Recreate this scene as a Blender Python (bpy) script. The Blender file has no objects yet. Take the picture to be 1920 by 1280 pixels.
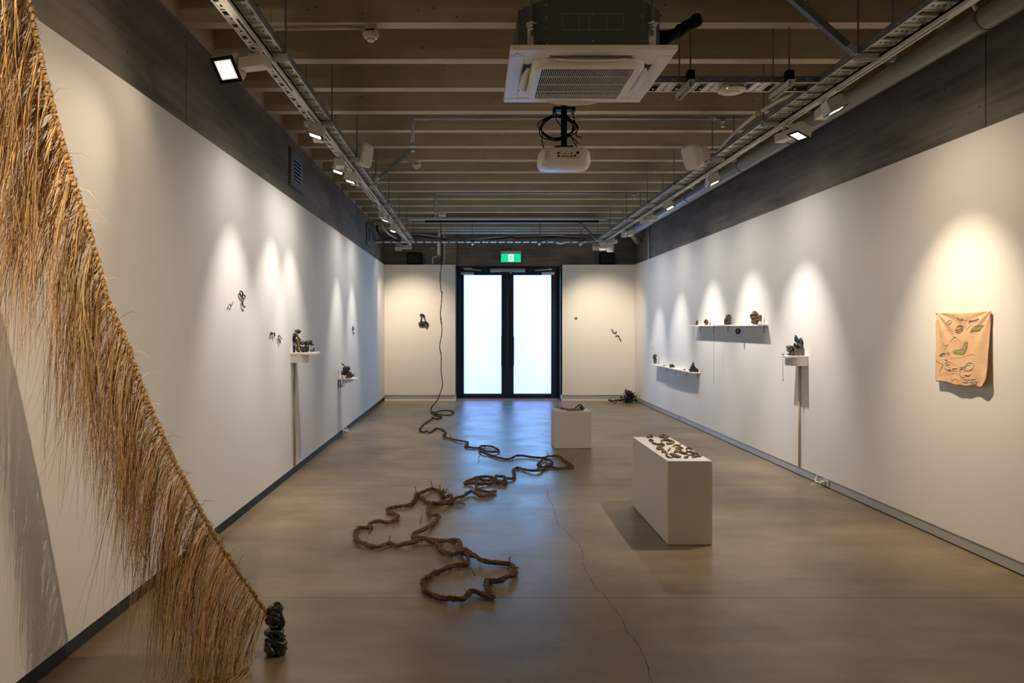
import bpy, bmesh, math, random
from mathutils import Vector, Matrix, Euler, noise
import numpy as np

R = random.Random(7)
SC = bpy.context.scene
COL = SC.collection
CAMZ = 1.55
FL = 1340.0

# ------------------------------------------------------------------ camera, world, exposure
cam_d = bpy.data.cameras.new('camera')
cam_d.sensor_width = 36.0
cam_d.lens = FL / 1920 * 36.0
cam_d.shift_x = 72 / 1920
cam_d.shift_y = -26 / 1920
cam_d.clip_start = 0.05
cam = bpy.data.objects.new('camera', cam_d)
cam.location = (0, 0, CAMZ)
cam.rotation_euler = (math.pi / 2, 0, 0)
COL.objects.link(cam)
SC.camera = cam

world = bpy.data.worlds.new('world')
world.use_nodes = True
world.node_tree.nodes['Background'].inputs[0].default_value = (0.6, 0.75, 1.0, 1)
world.node_tree.nodes['Background'].inputs[1].default_value = 0.6
SC.world = world
SC.view_settings.view_transform = 'Standard'
SC.view_settings.look = 'None'
SC.view_settings.gamma = 1.0
SC.view_settings.exposure = 0.28
SC.view_settings.use_curve_mapping = False
SC.cycles.use_denoising = True
SC.cycles.max_bounces = 10
SC.cycles.diffuse_bounces = 7
SC.cycles.sample_clamp_indirect = 6.0
SC.cycles.caustics_reflective = False
SC.cycles.caustics_refractive = False

NEUTRAL = (1.0, 0.915, 0.82)
WARM = (1.0, 0.80, 0.56)
SPOT = 0.50
SPILL = 0.19         # share of each lamp's light that leaves outside its beam
#           # overall scale of the track spots


# ------------------------------------------------------------------ geometry from the survey
def P(px, py, d):
    return Vector(((px - 888) * d / FL, d, CAMZ - (py - 614) * d / FL))


def F(px, py, h=0.0):
    return P(px, py, FL * (CAMZ - h) / (py - 614))


def WR(px, py):            # on the right white wall
    return P(px, py, 3.416 * FL / (px - 888))


def WL(px, py):            # on the left white wall
    return P(px, py, 1.89 * FL / (888 - px))


# ------------------------------------------------------------------ materials
def mat(name, col, rough=0.6, metal=0.0, var=0.0, scale=8.0, stretch=(1, 1, 1), bump=0.0, bscale=40.0,
        col2=None, coat=0.0, spec=0.5, trans=0.0, detail=4.0, emit=None, estr=0.0, contrast=(0.3, 0.7), attr=None):
    m = bpy.data.materials.new(name)
    m.use_nodes = True
    nt = m.node_tree
    b = nt.nodes['Principled BSDF']
    b.inputs['Base Color'].default_value = (*col, 1)
    b.inputs['Roughness'].default_value = rough
    b.inputs['Metallic'].default_value = metal
    b.inputs['Coat Weight'].default_value = coat
    b.inputs['Coat Roughness'].default_value = 0.08
    b.inputs['Specular IOR Level'].default_value = spec
    b.inputs['Transmission Weight'].default_value = trans
    if emit:
        b.inputs['Emission Color'].default_value = (*emit, 1)
        b.inputs['Emission Strength'].default_value = estr
    geo = nt.nodes.new('ShaderNodeNewGeometry')
    mp = nt.nodes.new('ShaderNodeMapping')
    mp.inputs['Scale'].default_value = stretch
    nt.links.new(geo.outputs['Position'], mp.inputs['Vector'])
    if var > 0 or col2:
        n = nt.nodes.new('ShaderNodeTexNoise')
        n.inputs['Scale'].default_value = scale
        n.inputs['Detail'].default_value = detail
        n.inputs['Roughness'].default_value = 0.6
        nt.links.new(mp.outputs[0], n.inputs['Vector'])
        r = nt.nodes.new('ShaderNodeValToRGB')
        c2 = col2 if col2 else tuple(c * (1 - var) for c in col)
        r.color_ramp.elements[0].position = contrast[0]
        r.color_ramp.elements[1].position = contrast[1]
        r.color_ramp.elements[0].color = (*c2, 1)
        r.color_ramp.elements[1].color = (*col, 1)
        nt.links.new(n.outputs[0], r.inputs[0])
        nt.links.new(r.outputs[0], b.inputs['Base Color'])
    if attr:
        a = nt.nodes.new('ShaderNodeAttribute')
        a.attribute_name = attr
        nt.links.new(a.outputs['Color'], b.inputs['Base Color'])
    if bump > 0:
        n2 = nt.nodes.new('ShaderNodeTexNoise')
        n2.inputs['Scale'].default_value = bscale
        n2.inputs['Detail'].default_value = 5
        nt.links.new(mp.outputs[0], n2.inputs['Vector'])
        bp = nt.nodes.new('ShaderNodeBump')
        bp.inputs['Strength'].default_value = bump
        bp.inputs['Distance'].default_value = 0.01
        nt.links.new(n2.outputs[0], bp.inputs['Height'])
        nt.links.new(bp.outputs[0], b.inputs['Normal'])
    return m


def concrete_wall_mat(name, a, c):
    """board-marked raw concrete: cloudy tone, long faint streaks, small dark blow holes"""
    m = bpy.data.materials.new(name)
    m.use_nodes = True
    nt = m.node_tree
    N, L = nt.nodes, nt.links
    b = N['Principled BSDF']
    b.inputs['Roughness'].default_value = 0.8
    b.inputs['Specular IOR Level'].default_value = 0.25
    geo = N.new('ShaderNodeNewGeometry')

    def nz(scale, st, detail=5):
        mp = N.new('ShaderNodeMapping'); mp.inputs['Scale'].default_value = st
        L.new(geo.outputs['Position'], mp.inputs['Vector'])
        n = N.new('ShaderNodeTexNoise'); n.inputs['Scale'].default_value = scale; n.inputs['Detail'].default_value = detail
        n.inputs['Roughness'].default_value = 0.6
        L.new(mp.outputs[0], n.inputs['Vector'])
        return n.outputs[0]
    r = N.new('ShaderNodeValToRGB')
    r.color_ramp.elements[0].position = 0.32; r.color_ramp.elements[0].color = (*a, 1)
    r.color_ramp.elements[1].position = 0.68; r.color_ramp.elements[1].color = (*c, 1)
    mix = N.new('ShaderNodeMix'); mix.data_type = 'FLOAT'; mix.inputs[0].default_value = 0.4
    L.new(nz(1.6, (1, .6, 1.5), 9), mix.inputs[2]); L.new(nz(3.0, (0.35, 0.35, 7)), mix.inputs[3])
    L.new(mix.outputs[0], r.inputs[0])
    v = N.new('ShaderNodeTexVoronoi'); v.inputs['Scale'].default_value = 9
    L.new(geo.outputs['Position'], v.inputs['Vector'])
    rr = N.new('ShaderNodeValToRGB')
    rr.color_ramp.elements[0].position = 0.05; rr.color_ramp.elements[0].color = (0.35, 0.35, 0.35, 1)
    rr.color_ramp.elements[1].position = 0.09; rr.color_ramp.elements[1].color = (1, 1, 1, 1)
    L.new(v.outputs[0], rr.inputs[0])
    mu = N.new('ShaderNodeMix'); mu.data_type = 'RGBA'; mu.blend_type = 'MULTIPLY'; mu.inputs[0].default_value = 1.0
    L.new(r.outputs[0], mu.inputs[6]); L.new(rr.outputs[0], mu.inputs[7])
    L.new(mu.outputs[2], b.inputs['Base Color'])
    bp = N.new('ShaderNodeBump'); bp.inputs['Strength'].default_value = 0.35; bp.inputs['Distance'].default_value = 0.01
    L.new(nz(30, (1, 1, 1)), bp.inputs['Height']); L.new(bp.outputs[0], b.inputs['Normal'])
    return m


def floor_mat():
    m = bpy.data.materials.new('polished_concrete')
    m.use_nodes = True
    nt = m.node_tree
    N, L = nt.nodes, nt.links
    b = N['Principled BSDF']
    geo = N.new('ShaderNodeNewGeometry')

    def nz(scale, st=(1, 1, 1), detail=6, rough=0.6):
        mp = N.new('ShaderNodeMapping'); mp.inputs['Scale'].default_value = st
        L.new(geo.outputs['Position'], mp.inputs['Vector'])
        n = N.new('ShaderNodeTexNoise'); n.inputs['Scale'].default_value = scale; n.inputs['Detail'].default_value = detail
        n.inputs['Roughness'].default_value = rough
        L.new(mp.outputs[0], n.inputs['Vector'])
        return n.outputs[0]

    def ramp(src, p0, c0, p1, c1):
        r = N.new('ShaderNodeValToRGB')
        r.color_ramp.elements[0].position = p0; r.color_ramp.elements[0].color = (*c0, 1)
        r.color_ramp.elements[1].position = p1; r.color_ramp.elements[1].color = (*c1, 1)
        L.new(src, r.inputs[0])
        return r.outputs[0]

    def mul(a, c, f=1.0):
        x = N.new('ShaderNodeMix'); x.data_type = 'RGBA'; x.blend_type = 'MULTIPLY'; x.inputs[0].default_value = f
        L.new(a, x.inputs[6]); L.new(c, x.inputs[7])
        return x.outputs[2]
    big = ramp(nz(0.9, (1, 1, 1), 7, 0.62), 0.3, (0.175, 0.128, 0.074), 0.7, (0.335, 0.258, 0.160))
    streak = ramp(nz(2.2, (0.35, 2.2, 1), 5), 0.35, (0.82, 0.82, 0.82), 0.6, (1, 1, 1))
    c = mul(big, streak)
    fine = ramp(nz(60, (1, 1, 1), 4, 0.7), 0.3, (0.8, 0.8, 0.8), 0.65, (1.08, 1.08, 1.08))
    c = mul(c, fine, 0.6)
    cloud = ramp(nz(2.4, (0.5, 1.6, 1), 8, 0.7), 0.30, (0.72, 0.70, 0.66), 0.62, (1.06, 1.05, 1.02))
    c = mul(c, cloud, 0.8)
    L.new(c, b.inputs['Base Color'])
    rr = ramp(nz(1.7, (1, 1, 1), 5), 0.3, (0.29, 0.29, 0.29), 0.7, (0.43, 0.43, 0.43))
    L.new(rr, b.inputs['Roughness'])
    b.inputs['Specular IOR Level'].default_value = 0.8
    bp = N.new('ShaderNodeBump'); bp.inputs['Strength'].default_value = 0.05; bp.inputs['Distance'].default_value = 0.004
    L.new(nz(9, (1, 1, 1), 5), bp.inputs['Height']); L.new(bp.outputs[0], b.inputs['Normal'])
    return m


M = {}
M['wall'] = mat('white_wall_paint', (0.80, 0.79, 0.775), 0.7, var=0.02, scale=1.5, bump=0.05, bscale=220, spec=0.2)
M['plinth'] = mat('white_plinth_paint', (0.76, 0.74, 0.70), 0.6, var=0.02, scale=3, spec=0.2)
M['wood_white'] = mat('white_shelf_paint', (0.82, 0.79, 0.73), 0.5, var=0.02, scale=3, spec=0.3)
M['floor'] = floor_mat()
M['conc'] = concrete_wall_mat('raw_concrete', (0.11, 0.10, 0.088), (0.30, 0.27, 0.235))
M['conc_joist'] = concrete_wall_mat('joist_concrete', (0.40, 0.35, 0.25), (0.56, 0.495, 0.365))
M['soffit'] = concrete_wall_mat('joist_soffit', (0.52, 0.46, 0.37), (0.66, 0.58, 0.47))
M['black_skirt'] = mat('black_skirting', (0.035, 0.035, 0.035), 0.6, var=0.4, scale=6, stretch=(1, 2, 6))
M['alu_skirt'] = mat('grey_skirting', (0.45, 0.46, 0.47), 0.42, metal=0.25)
M['black_line'] = mat('shadow_gap_black', (0.01, 0.01, 0.01), 0.8)
M['frame'] = mat('dark_door_frame', (0.009, 0.017, 0.034), 0.4, spec=0.4)
M['black'] = mat('black_plastic', (0.005, 0.005, 0.006), 0.6, spec=0.08)
M['black_metal'] = mat('black_metal', (0.012, 0.012, 0.013), 0.5, metal=0.2, spec=0.2)
M['silver'] = mat('silver_metal', (0.55, 0.56, 0.58), 0.35, metal=0.9)
M['galv'] = mat('galvanised_steel', (0.78, 0.78, 0.78), 0.42, metal=0.15, var=0.3, scale=14)
M['galv_dark'] = mat('galvanised_steel_dull', (0.25, 0.26, 0.27), 0.5, metal=0.35, var=0.3, scale=14)
M['pipe'] = mat('grey_painted_pipe', (0.42, 0.44, 0.47), 0.42, metal=0.3)
M['white_metal'] = mat('white_enamel', (0.66, 0.63, 0.58), 0.45)
M['track'] = mat('white_light_track', (0.60, 0.58, 0.54), 0.4)
M['white_plastic'] = mat('white_plastic', (0.80, 0.78, 0.75), 0.4)
M['ivory'] = mat('ivory_plastic', (0.68, 0.62, 0.52), 0.45)
M['ac_body'] = mat('grey_sheet_steel', (0.10, 0.105, 0.105), 0.5, metal=0.4)
M['dark_slot'] = mat('dark_interior', (0.01, 0.01, 0.01), 0.8)
M['pane'] = mat('frosted_lit_glass', (0.75, 0.82, 0.86), 0.5, emit=(1, 1, 1), estr=1.0)
M['lamp'] = mat('lamp_glass', (0.8, 0.8, 0.8), 0.3, emit=(1.0, 0.93, 0.80), estr=0.5)
M['lamp_led'] = mat('lamp_led', (1, 1, 1), 0.3, emit=(1.0, 0.95, 0.86), estr=6.0)
M['reflector'] = mat('lamp_reflector', (0.7, 0.66, 0.6), 0.3, metal=0.7)
M['exit_green'] = mat('exit_green', (0.0, 0.35, 0.14), 0.4, emit=(0.0, 0.62, 0.25), estr=1.0)
M['exit_white'] = mat('exit_white', (0.8, 0.8, 0.8), 0.4, emit=(0.85, 1.0, 0.9), estr=1.0)
M['rope'] = mat('twisted_bark_cord', (0.21, 0.105, 0.042), 0.85, col2=(0.05, 0.026, 0.013), scale=60, bump=0.8, bscale=150)
M['rope_hair'] = mat('bark_fibre', (0.13, 0.07, 0.03), 0.8)
M['tuft'] = mat('dry_green_leaf', (0.10, 0.085, 0.03), 0.8)
M['straw'] = mat('straw_fibre', (0.4, 0.3, 0.15), 0.8, attr='tone', spec=0.12)
_nt = M['straw'].node_tree
_tr = _nt.nodes.new('ShaderNodeBsdfTranslucent'); _mx = _nt.nodes.new('ShaderNodeMixShader'); _mx.inputs[0].default_value = .4
_nt.links.new(_nt.nodes['Attribute'].outputs['Color'], _tr.inputs[0])
_nt.links.new(_nt.nodes['Principled BSDF'].outputs[0], _mx.inputs[1]); _nt.links.new(_tr.outputs[0], _mx.inputs[2])
_nt.links.new(_mx.outputs[0], _nt.nodes['Material Output'].inputs[0])
M['straw_cord'] = mat('straw_braid', (0.55, 0.36, 0.16), 0.8, col2=(0.26, 0.15, 0.06), scale=50, bump=0.7, bscale=120)
M['glaze_black'] = mat('black_glaze', (0.014, 0.017, 0.018), 0.12, col2=(0.004, 0.004, 0.005), scale=25, coat=1.0, bump=0.9, bscale=60)
M['glaze_teal'] = mat('teal_black_glaze', (0.07, 0.11, 0.115), 0.2, col2=(0.012, 0.014, 0.016), scale=30, coat=1.0, bump=0.5, bscale=60, contrast=(0.42, 0.62))
M['clay_dark'] = mat('dark_clay', (0.065, 0.05, 0.038), 0.5, col2=(0.02, 0.016, 0.013), scale=40, bump=0.8, bscale=90)
M['clay_mid'] = mat('metallic_brown_clay', (0.20, 0.15, 0.10), 0.4, col2=(0.03, 0.022, 0.016), scale=45, bump=0.8, bscale=90, metal=0.3)
M['clay_grey'] = mat('grey_clay', (0.17, 0.145, 0.12), 0.6, col2=(0.07, 0.055, 0.045), scale=40, bump=0.5, bscale=90)
M['clay_gold'] = mat('gold_clay', (0.46, 0.34, 0.13), 0.35, col2=(0.14, 0.085, 0.03), scale=50, bump=0.8, bscale=90, metal=0.4)
M['bark'] = mat('brown_bark', (0.36, 0.225, 0.10), 0.75, col2=(0.11, 0.06, 0.026), scale=38, bump=1.0, bscale=110)
M['bark_dark'] = mat('dark_brown_bark', (0.22, 0.125, 0.055), 0.75, col2=(0.05, 0.03, 0.016), scale=38, bump=1.0, bscale=110)
M['orange_clay'] = mat('orange_clay', (0.55, 0.24, 0.08), 0.45, col2=(0.05, 0.025, 0.015), scale=28, coat=0.4)
M['yellow_clay'] = mat('yellow_clay', (0.52, 0.40, 0.10), 0.5, col2=(0.2, 0.16, 0.04), scale=30)
M['green_clay'] = mat('mossy_glaze', (0.13, 0.16, 0.035), 0.35, col2=(0.012, 0.014, 0.008), scale=40, coat=0.6)
M['blue_glass'] = mat('pale_blue_glaze', (0.45, 0.6, 0.8), 0.15, coat=0.5)
M['yellow_cord'] = mat('yellow_cord', (0.55, 0.40, 0.08), 0.6)
M['chain'] = mat('fine_chain', (0.35, 0.33, 0.30), 0.4, metal=0.7)
M['pale_wood'] = mat('pale_wood', (0.60, 0.50, 0.36), 0.6, var=0.15, scale=20, stretch=(1, 1, 0.2))
M['crack'] = mat('floor_crack', (0.045, 0.036, 0.028), 0.9)
M['thread_dark'] = mat('dark_thread', (0.12, 0.07, 0.04), 0.8)
M['thread_green'] = mat('green_thread', (0.44, 0.43, 0.19), 0.8)
M['thread_blue'] = mat('blue_thread', (0.25, 0.33, 0.38), 0.8)
M['cloth'] = mat('dyed_cloth', (0.76, 0.53, 0.34), 0.9, col2=(0.66, 0.40, 0.235), scale=9, bump=0.25, bscale=300, spec=0.1)
M['thread_pale'] = mat('pale_thread', (0.8, 0.66, 0.48), 0.8)


def pane_gradient(m):
    """daylight behind the frosted film: a little bluer towards the ground outside"""
    nt = m.node_tree
    N, L = nt.nodes, nt.links
    b = N['Principled BSDF']
    geo = N.new('ShaderNodeNewGeometry')
    sx = N.new('ShaderNodeSeparateXYZ')
    L.new(geo.outputs['Position'], sx.inputs[0])
    mr = N.new('ShaderNodeMapRange')
    mr.inputs[1].default_value = 0.1; mr.inputs[2].default_value = 2.7
    L.new(sx.outputs[2], mr.inputs[0])
    r = N.new('ShaderNodeValToRGB')
    r.color_ramp.elements[0].position = 0.0; r.color_ramp.elements[0].color = (0.46, 0.79, 2.4, 1)
    r.color_ramp.elements[1].position = 0.75; r.color_ramp.elements[1].color = (0.71, 2.3, 4.5, 1)
    L.new(mr.outputs[0], r.inputs[0])
    L.new(r.outputs[0], b.inputs['Emission Color'])


pane_gradient(M['pane'])


# ------------------------------------------------------------------ mesh builder
def orth(d):
    d = d.normalized()
    a = Vector((0, 0, 1)) if abs(d.z) < 0.9 else Vector((1, 0, 0))
    u = d.cross(a).normalized()
    return u, d.cross(u).normalized()


class MB:
    def __init__(s):
        s.v = []; s.f = []; s.c = None

    def add(s, vs, fs):
        o = len(s.v)
        s.v.extend([tuple(p) for p in vs]); s.f.extend([tuple(i + o for i in f) for f in fs])
        return s

    def box(s, x0, x1, y0, y1, z0, z1):
        vs = [(x, y, z) for z in (z0, z1) for y in (y0, y1) for x in (x0, x1)]
        return s.add(vs, [(0, 2, 3, 1), (4, 5, 7, 6), (0, 1, 5, 4), (2, 6, 7, 3), (0, 4, 6, 2), (1, 3, 7, 5)])

    def obox(s, c, ax, ay, az):         # oriented box: centre and three half-axis vectors
        c = Vector(c)
        vs = [c + i * ax + j * ay + k * az for k in (-1, 1) for j in (-1, 1) for i in (-1, 1)]
        return s.add(vs, [(0, 2, 3, 1), (4, 5, 7, 6), (0, 1, 5, 4), (2, 6, 7, 3), (0, 4, 6, 2), (1, 3, 7, 5)])

    def tube(s, pts, r, n=8, closed=False):
        pts = [Vector(p) for p in pts]
        m = len(pts)
        rs = r if isinstance(r, (list, tuple)) else [r] * m
        o = len(s.v)
        u = None
        for i, p in enumerate(pts):
            if closed:
                t = pts[(i + 1) % m] - pts[i - 1]
            else:
                t = pts[min(i + 1, m - 1)] - pts[max(i - 1, 0)]
            if t.length < 1e-9:
                t = Vector((0, 0, 1))
            t.normalize()
            if u is None:
                u, w = orth(t)
            else:
                u = (u - t * u.dot(t))
                if u.length < 1e-6:
                    u, w = orth(t)
                u.normalize()
            w = t.cross(u)
            for k in range(n):
                a = 2 * math.pi * k / n
                s.v.append(tuple(p + (u * math.cos(a) + w * math.sin(a)) * rs[i]))
        for i in range(m if closed else m - 1):
            for k in range(n):
                a = o + i * n + k; b = o + i * n + (k + 1) % n
                j = (i + 1) % m
                s.f.append((a, b, o + j * n + (k + 1) % n, o + j * n + k))
        if not closed:
            s.f.append(tuple(o + k for k in range(n - 1, -1, -1)))
            s.f.append(tuple(o + (m - 1) * n + k for k in range(n)))
        return s

    def cyl(s, a, b, r, n=16):
        return s.tube([a, b], r, n)

    def lathe(s, c, prof, n=24, axis='z'):      # prof: (radius, height)
        o = len(s.v)
        c = Vector(c)
        for r, h in prof:
            for k in range(n):
                a = 2 * math.pi * k / n
                s.v.append(tuple(c + Vector((r * math.cos(a), r * math.sin(a), h))))
        for i in range(len(prof) - 1):
            for k in range(n):
                s.f.append((o + i * n + k, o + i * n + (k + 1) % n, o + (i + 1) * n + (k + 1) % n, o + (i + 1) * n + k))
        s.f.append(tuple(o + k for k in range(n - 1, -1, -1)))
        s.f.append(tuple(o + (len(prof) - 1) * n + k for k in range(n)))
        return s

    def prism(s, poly, z0, z1):         # poly: xy list
        n = len(poly)
        vs = [(x, y, z0) for x, y in poly] + [(x, y, z1) for x, y in poly]
        fs = [tuple(range(n - 1, -1, -1)), tuple(range(n, 2 * n))] + [(i, (i + 1) % n, n + (i + 1) % n, n + i) for i in range(n)]
        return s.add(vs, fs)

    def blob(s, c, rad, seed=0, amp=0.25, freq=2.2, sub=3, rot=None, squash=None):
        """noisy ellipsoid, hand-modelled look"""
        bm = bmesh.new()
        bmesh.ops.create_icosphere(bm, subdivisions=sub, radius=1)
        off = Vector((seed * 7.13, seed * 3.7, seed * 1.9))
        q = (rot or Euler((0, 0, 0))).to_matrix()
        c = Vector(c)
        rad = Vector(rad) if not isinstance(rad, (int, float)) else Vector((rad,) * 3)
        for v in bm.verts:
            p = v.co.copy()
            d = noise.noise(p * freq + off) * amp + noise.noise(p * freq * 2.7 + off) * amp * 0.55 \
                - abs(noise.noise(p * freq * 1.6 + off * 2)) * amp * 0.8
            p *= (1 + d)
            v.co = c + q @ Vector((p.x * rad.x, p.y * rad.y, p.z * rad.z))
        o = len(s.v)
        s.v.extend([tuple(v.co) for v in bm.verts])
        s.f.extend([tuple(v.index + o for v in f.verts) for f in bm.faces])
        bm.free()
        return s

    def mesh(s, name, origin=(0, 0, 0)):
        me = bpy.data.meshes.new(name)
        o = Vector(origin)
        me.from_pydata([(x - o.x, y - o.y, z - o.z) for x, y, z in s.v], [], s.f)
        me.update()
        return me

    def build(s, name, m, parent=None, origin=None, smooth=False, bevel=0.0, seg=2, fix=True):
        org = Vector(origin) if origin is not None else (parent_origin(parent) if parent else Vector((0, 0, 0)))
        me = s.mesh(name, org)
        if fix:
            bm = bmesh.new(); bm.from_mesh(me)
            bmesh.ops.recalc_face_normals(bm, faces=bm.faces)
            bm.to_mesh(me); bm.free()
        me.materials.append(M[m] if isinstance(m, str) else m)
        if smooth:
            me.polygons.foreach_set('use_smooth', [True] * len(me.polygons))
        o = bpy.data.objects.new(name, me)
        COL.objects.link(o)
        if parent:
            o.parent = parent
            o.location = org - parent_origin(parent)
        else:
            o.location = org
        if bevel > 0:
            bv = o.modifiers.new('bevel', 'BEVEL'); bv.width = bevel; bv.segments = seg; bv.limit_method = 'ANGLE'
            bv.harden_normals = False
        return o


def parent_origin(o):
    v = Vector((0, 0, 0))
    while o:
        v += o.location
        o = o.parent
    return v


def thing(name, label, cat, loc, group=None):
    o = bpy.data.objects.new(name, None)
    o.empty_display_size = 0.1
    o.location = loc
    COL.objects.link(o)
    o['label'] = label; o['category'] = cat
    if group: o['group'] = group
    return o


def tag(o, label, cat, group=None):
    o['label'] = label; o['category'] = cat
    if group: o['group'] = group
    return o


def struct(o):
    o['kind'] = 'structure'
    return o


def catmull(pts, step):
    pts = [Vector(p) for p in pts]
    ext = [pts[0] * 2 - pts[1]] + pts + [pts[-1] * 2 - pts[-2]]
    out = []
    for i in range(1, len(ext) - 2):
        p0, p1, p2, p3 = ext[i - 1:i + 3]
        n = max(1, int((p2 - p1).length / step))
        for k in range(n):
            t = k / n
            out.append(0.5 * ((2 * p1) + (p2 - p0) * t + (2 * p0 - 5 * p1 + 4 * p2 - p3) * t * t + (3 * p1 - p0 - 3 * p2 + p3) * t ** 3))
    out.append(pts[-1])
    return out


# ------------------------------------------------------------------ room shell
XL, XR, YB, YF = -1.89, 3.416, 15.16, -1.6        # white faces, door-end wall, wall behind the camera
CL, CR, CB = -1.95, 3.476, 15.45                  # raw concrete faces above
WT = CAMZ + 1.335                                 # top of the white lining
JZ, JD, J0 = CAMZ + 2.03, 0.649, 4.806            # joist soffit, spacing, first one in view

fl = struct(MB().box(CL - .3, CR + .3, YF - .3, CB + .6, -0.12, -0.012).build('floor', 'crack'))
ys = [YF - .3, 1.2, 4.1, 7.02, 8.05, 10.95, 13.6, CB + .6]
for a, b in zip(ys[:-1], ys[1:]):
    MB().box(CL - .3, CR + .3, a + .0015, b - .0015, -0.02, 0).build('floor_slab', 'floor', fl)
ck = [(1025, 918), (1029, 935), (1037, 948), (1040, 960), (1048, 985), (1058, 992), (1068, 1003), (1084, 1018), (1090, 1030), (1094, 1040),
      (1092, 1050), (1096, 1065), (1110, 1090), (1118, 1102), (1130, 1112), (1150, 1138), (1166, 1160), (1175, 1185), (1192, 1200), (1215, 1250), (1222, 1290)]
pts = catmull([F(*p) for p in ck], 0.02)
mb = MB()
vs = []; fs = []
for i, p in enumerate(pts):
    w = 0.0012 * (0.5 + abs(noise.noise(p * 9)))*1.6
    j = Vector((noise.noise(p * 25), 0, 0)) * 0.012
    vs += [p + j + Vector((-w, 0, .0006)), p + j + Vector((w, 0, .0006))]
    if i: fs.append((2 * i - 2, 2 * i - 1, 2 * i + 1, 2 * i))
mb.add(vs, fs).build('crack', 'crack', fl)

# white wall linings with recessed skirtings
wl = struct(MB().box(CL, XL, YF, YB + .29, 0.085, WT).build('wall_left', 'wall'))
wr = struct(MB().box(XR, CR, YF, YB + .29, 0.088, WT).build('wall_right', 'wall'))
struct(MB().box(CL - .02, XL - .022, YF, YB + .1, 0, 0.084).build('baseboard_left', 'black_skirt', bevel=.002))
bs = struct(MB().box(XR + .006, CR + .02, YF, YB + .1, 0.010, 0.087).build('baseboard_right', 'alu_skirt'))
MB().box(XR + .008, CR + .02, YF, YB + .1, 0, 0.010).build('shadow_gap', 'black_line', bs)
DX0, DX1 = -0.373, 1.867
wb = struct(MB().box(CL - .3, CR + .3, CB + .15, CB + .35, -.1, JZ + .75).build('wall_back', 'conc'))
MB().box(XL, DX0, YB, YB + .2, 0.12, WT).build('lining_panel', 'wall', wb)
MB().box(DX1, XR, YB, YB + .2, 0.12, WT).build('lining_panel', 'wall', wb)
MB().box(XL, DX0 - .01, YB + .012, YB + .2, 0.03, 0.12).build('skirting', 'alu_skirt', wb)
MB().box(DX1 + .01, XR, YB + .012, YB + .2, 0.03, 0.12).build('skirting', 'alu_skirt', wb)
MB().box(XL, DX0, YB + .004, YB + .2, 0.0, 0.03).build('skirting', 'wall', wb)
MB().box(DX1, XR, YB + .004, YB + .2, 0.0, 0.03).build('skirting', 'wall', wb)
MB().box(DX0 - .012, DX0, YB, CB + .1, 0, WT).build('reveal', 'wall', wb)
MB().box(DX1, DX1 + .012, YB, CB + .1, 0, WT).build('reveal', 'wall', wb)
# raw concrete header above the doors, in pours
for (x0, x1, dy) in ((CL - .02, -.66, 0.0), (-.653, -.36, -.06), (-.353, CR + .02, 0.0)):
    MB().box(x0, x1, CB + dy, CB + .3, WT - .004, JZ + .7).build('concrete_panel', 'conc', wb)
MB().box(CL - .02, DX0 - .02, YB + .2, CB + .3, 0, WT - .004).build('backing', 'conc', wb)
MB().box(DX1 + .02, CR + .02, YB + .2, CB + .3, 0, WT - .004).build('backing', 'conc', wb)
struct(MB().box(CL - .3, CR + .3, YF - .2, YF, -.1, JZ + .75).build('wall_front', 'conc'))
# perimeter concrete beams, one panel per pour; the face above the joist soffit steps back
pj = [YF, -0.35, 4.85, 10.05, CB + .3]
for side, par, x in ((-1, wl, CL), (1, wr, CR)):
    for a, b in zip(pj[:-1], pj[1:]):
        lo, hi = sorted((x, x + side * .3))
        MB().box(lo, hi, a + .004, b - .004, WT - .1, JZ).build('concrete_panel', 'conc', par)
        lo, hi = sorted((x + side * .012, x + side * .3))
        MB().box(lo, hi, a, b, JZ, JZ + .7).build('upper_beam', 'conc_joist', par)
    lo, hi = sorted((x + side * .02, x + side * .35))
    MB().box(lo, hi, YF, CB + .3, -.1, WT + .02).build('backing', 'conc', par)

# ceiling: slab on precast joists
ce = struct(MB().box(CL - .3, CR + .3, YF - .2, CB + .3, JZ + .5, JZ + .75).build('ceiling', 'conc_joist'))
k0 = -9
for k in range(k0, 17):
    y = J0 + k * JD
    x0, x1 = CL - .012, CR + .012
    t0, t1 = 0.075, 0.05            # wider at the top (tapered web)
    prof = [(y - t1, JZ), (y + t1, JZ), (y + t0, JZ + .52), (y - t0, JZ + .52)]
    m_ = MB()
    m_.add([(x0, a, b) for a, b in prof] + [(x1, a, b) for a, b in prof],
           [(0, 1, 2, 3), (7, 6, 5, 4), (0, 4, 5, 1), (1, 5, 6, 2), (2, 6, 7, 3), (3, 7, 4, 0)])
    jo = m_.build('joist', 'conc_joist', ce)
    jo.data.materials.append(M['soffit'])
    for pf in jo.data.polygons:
        if pf.normal.z < -.9: pf.material_index = 1

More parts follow.
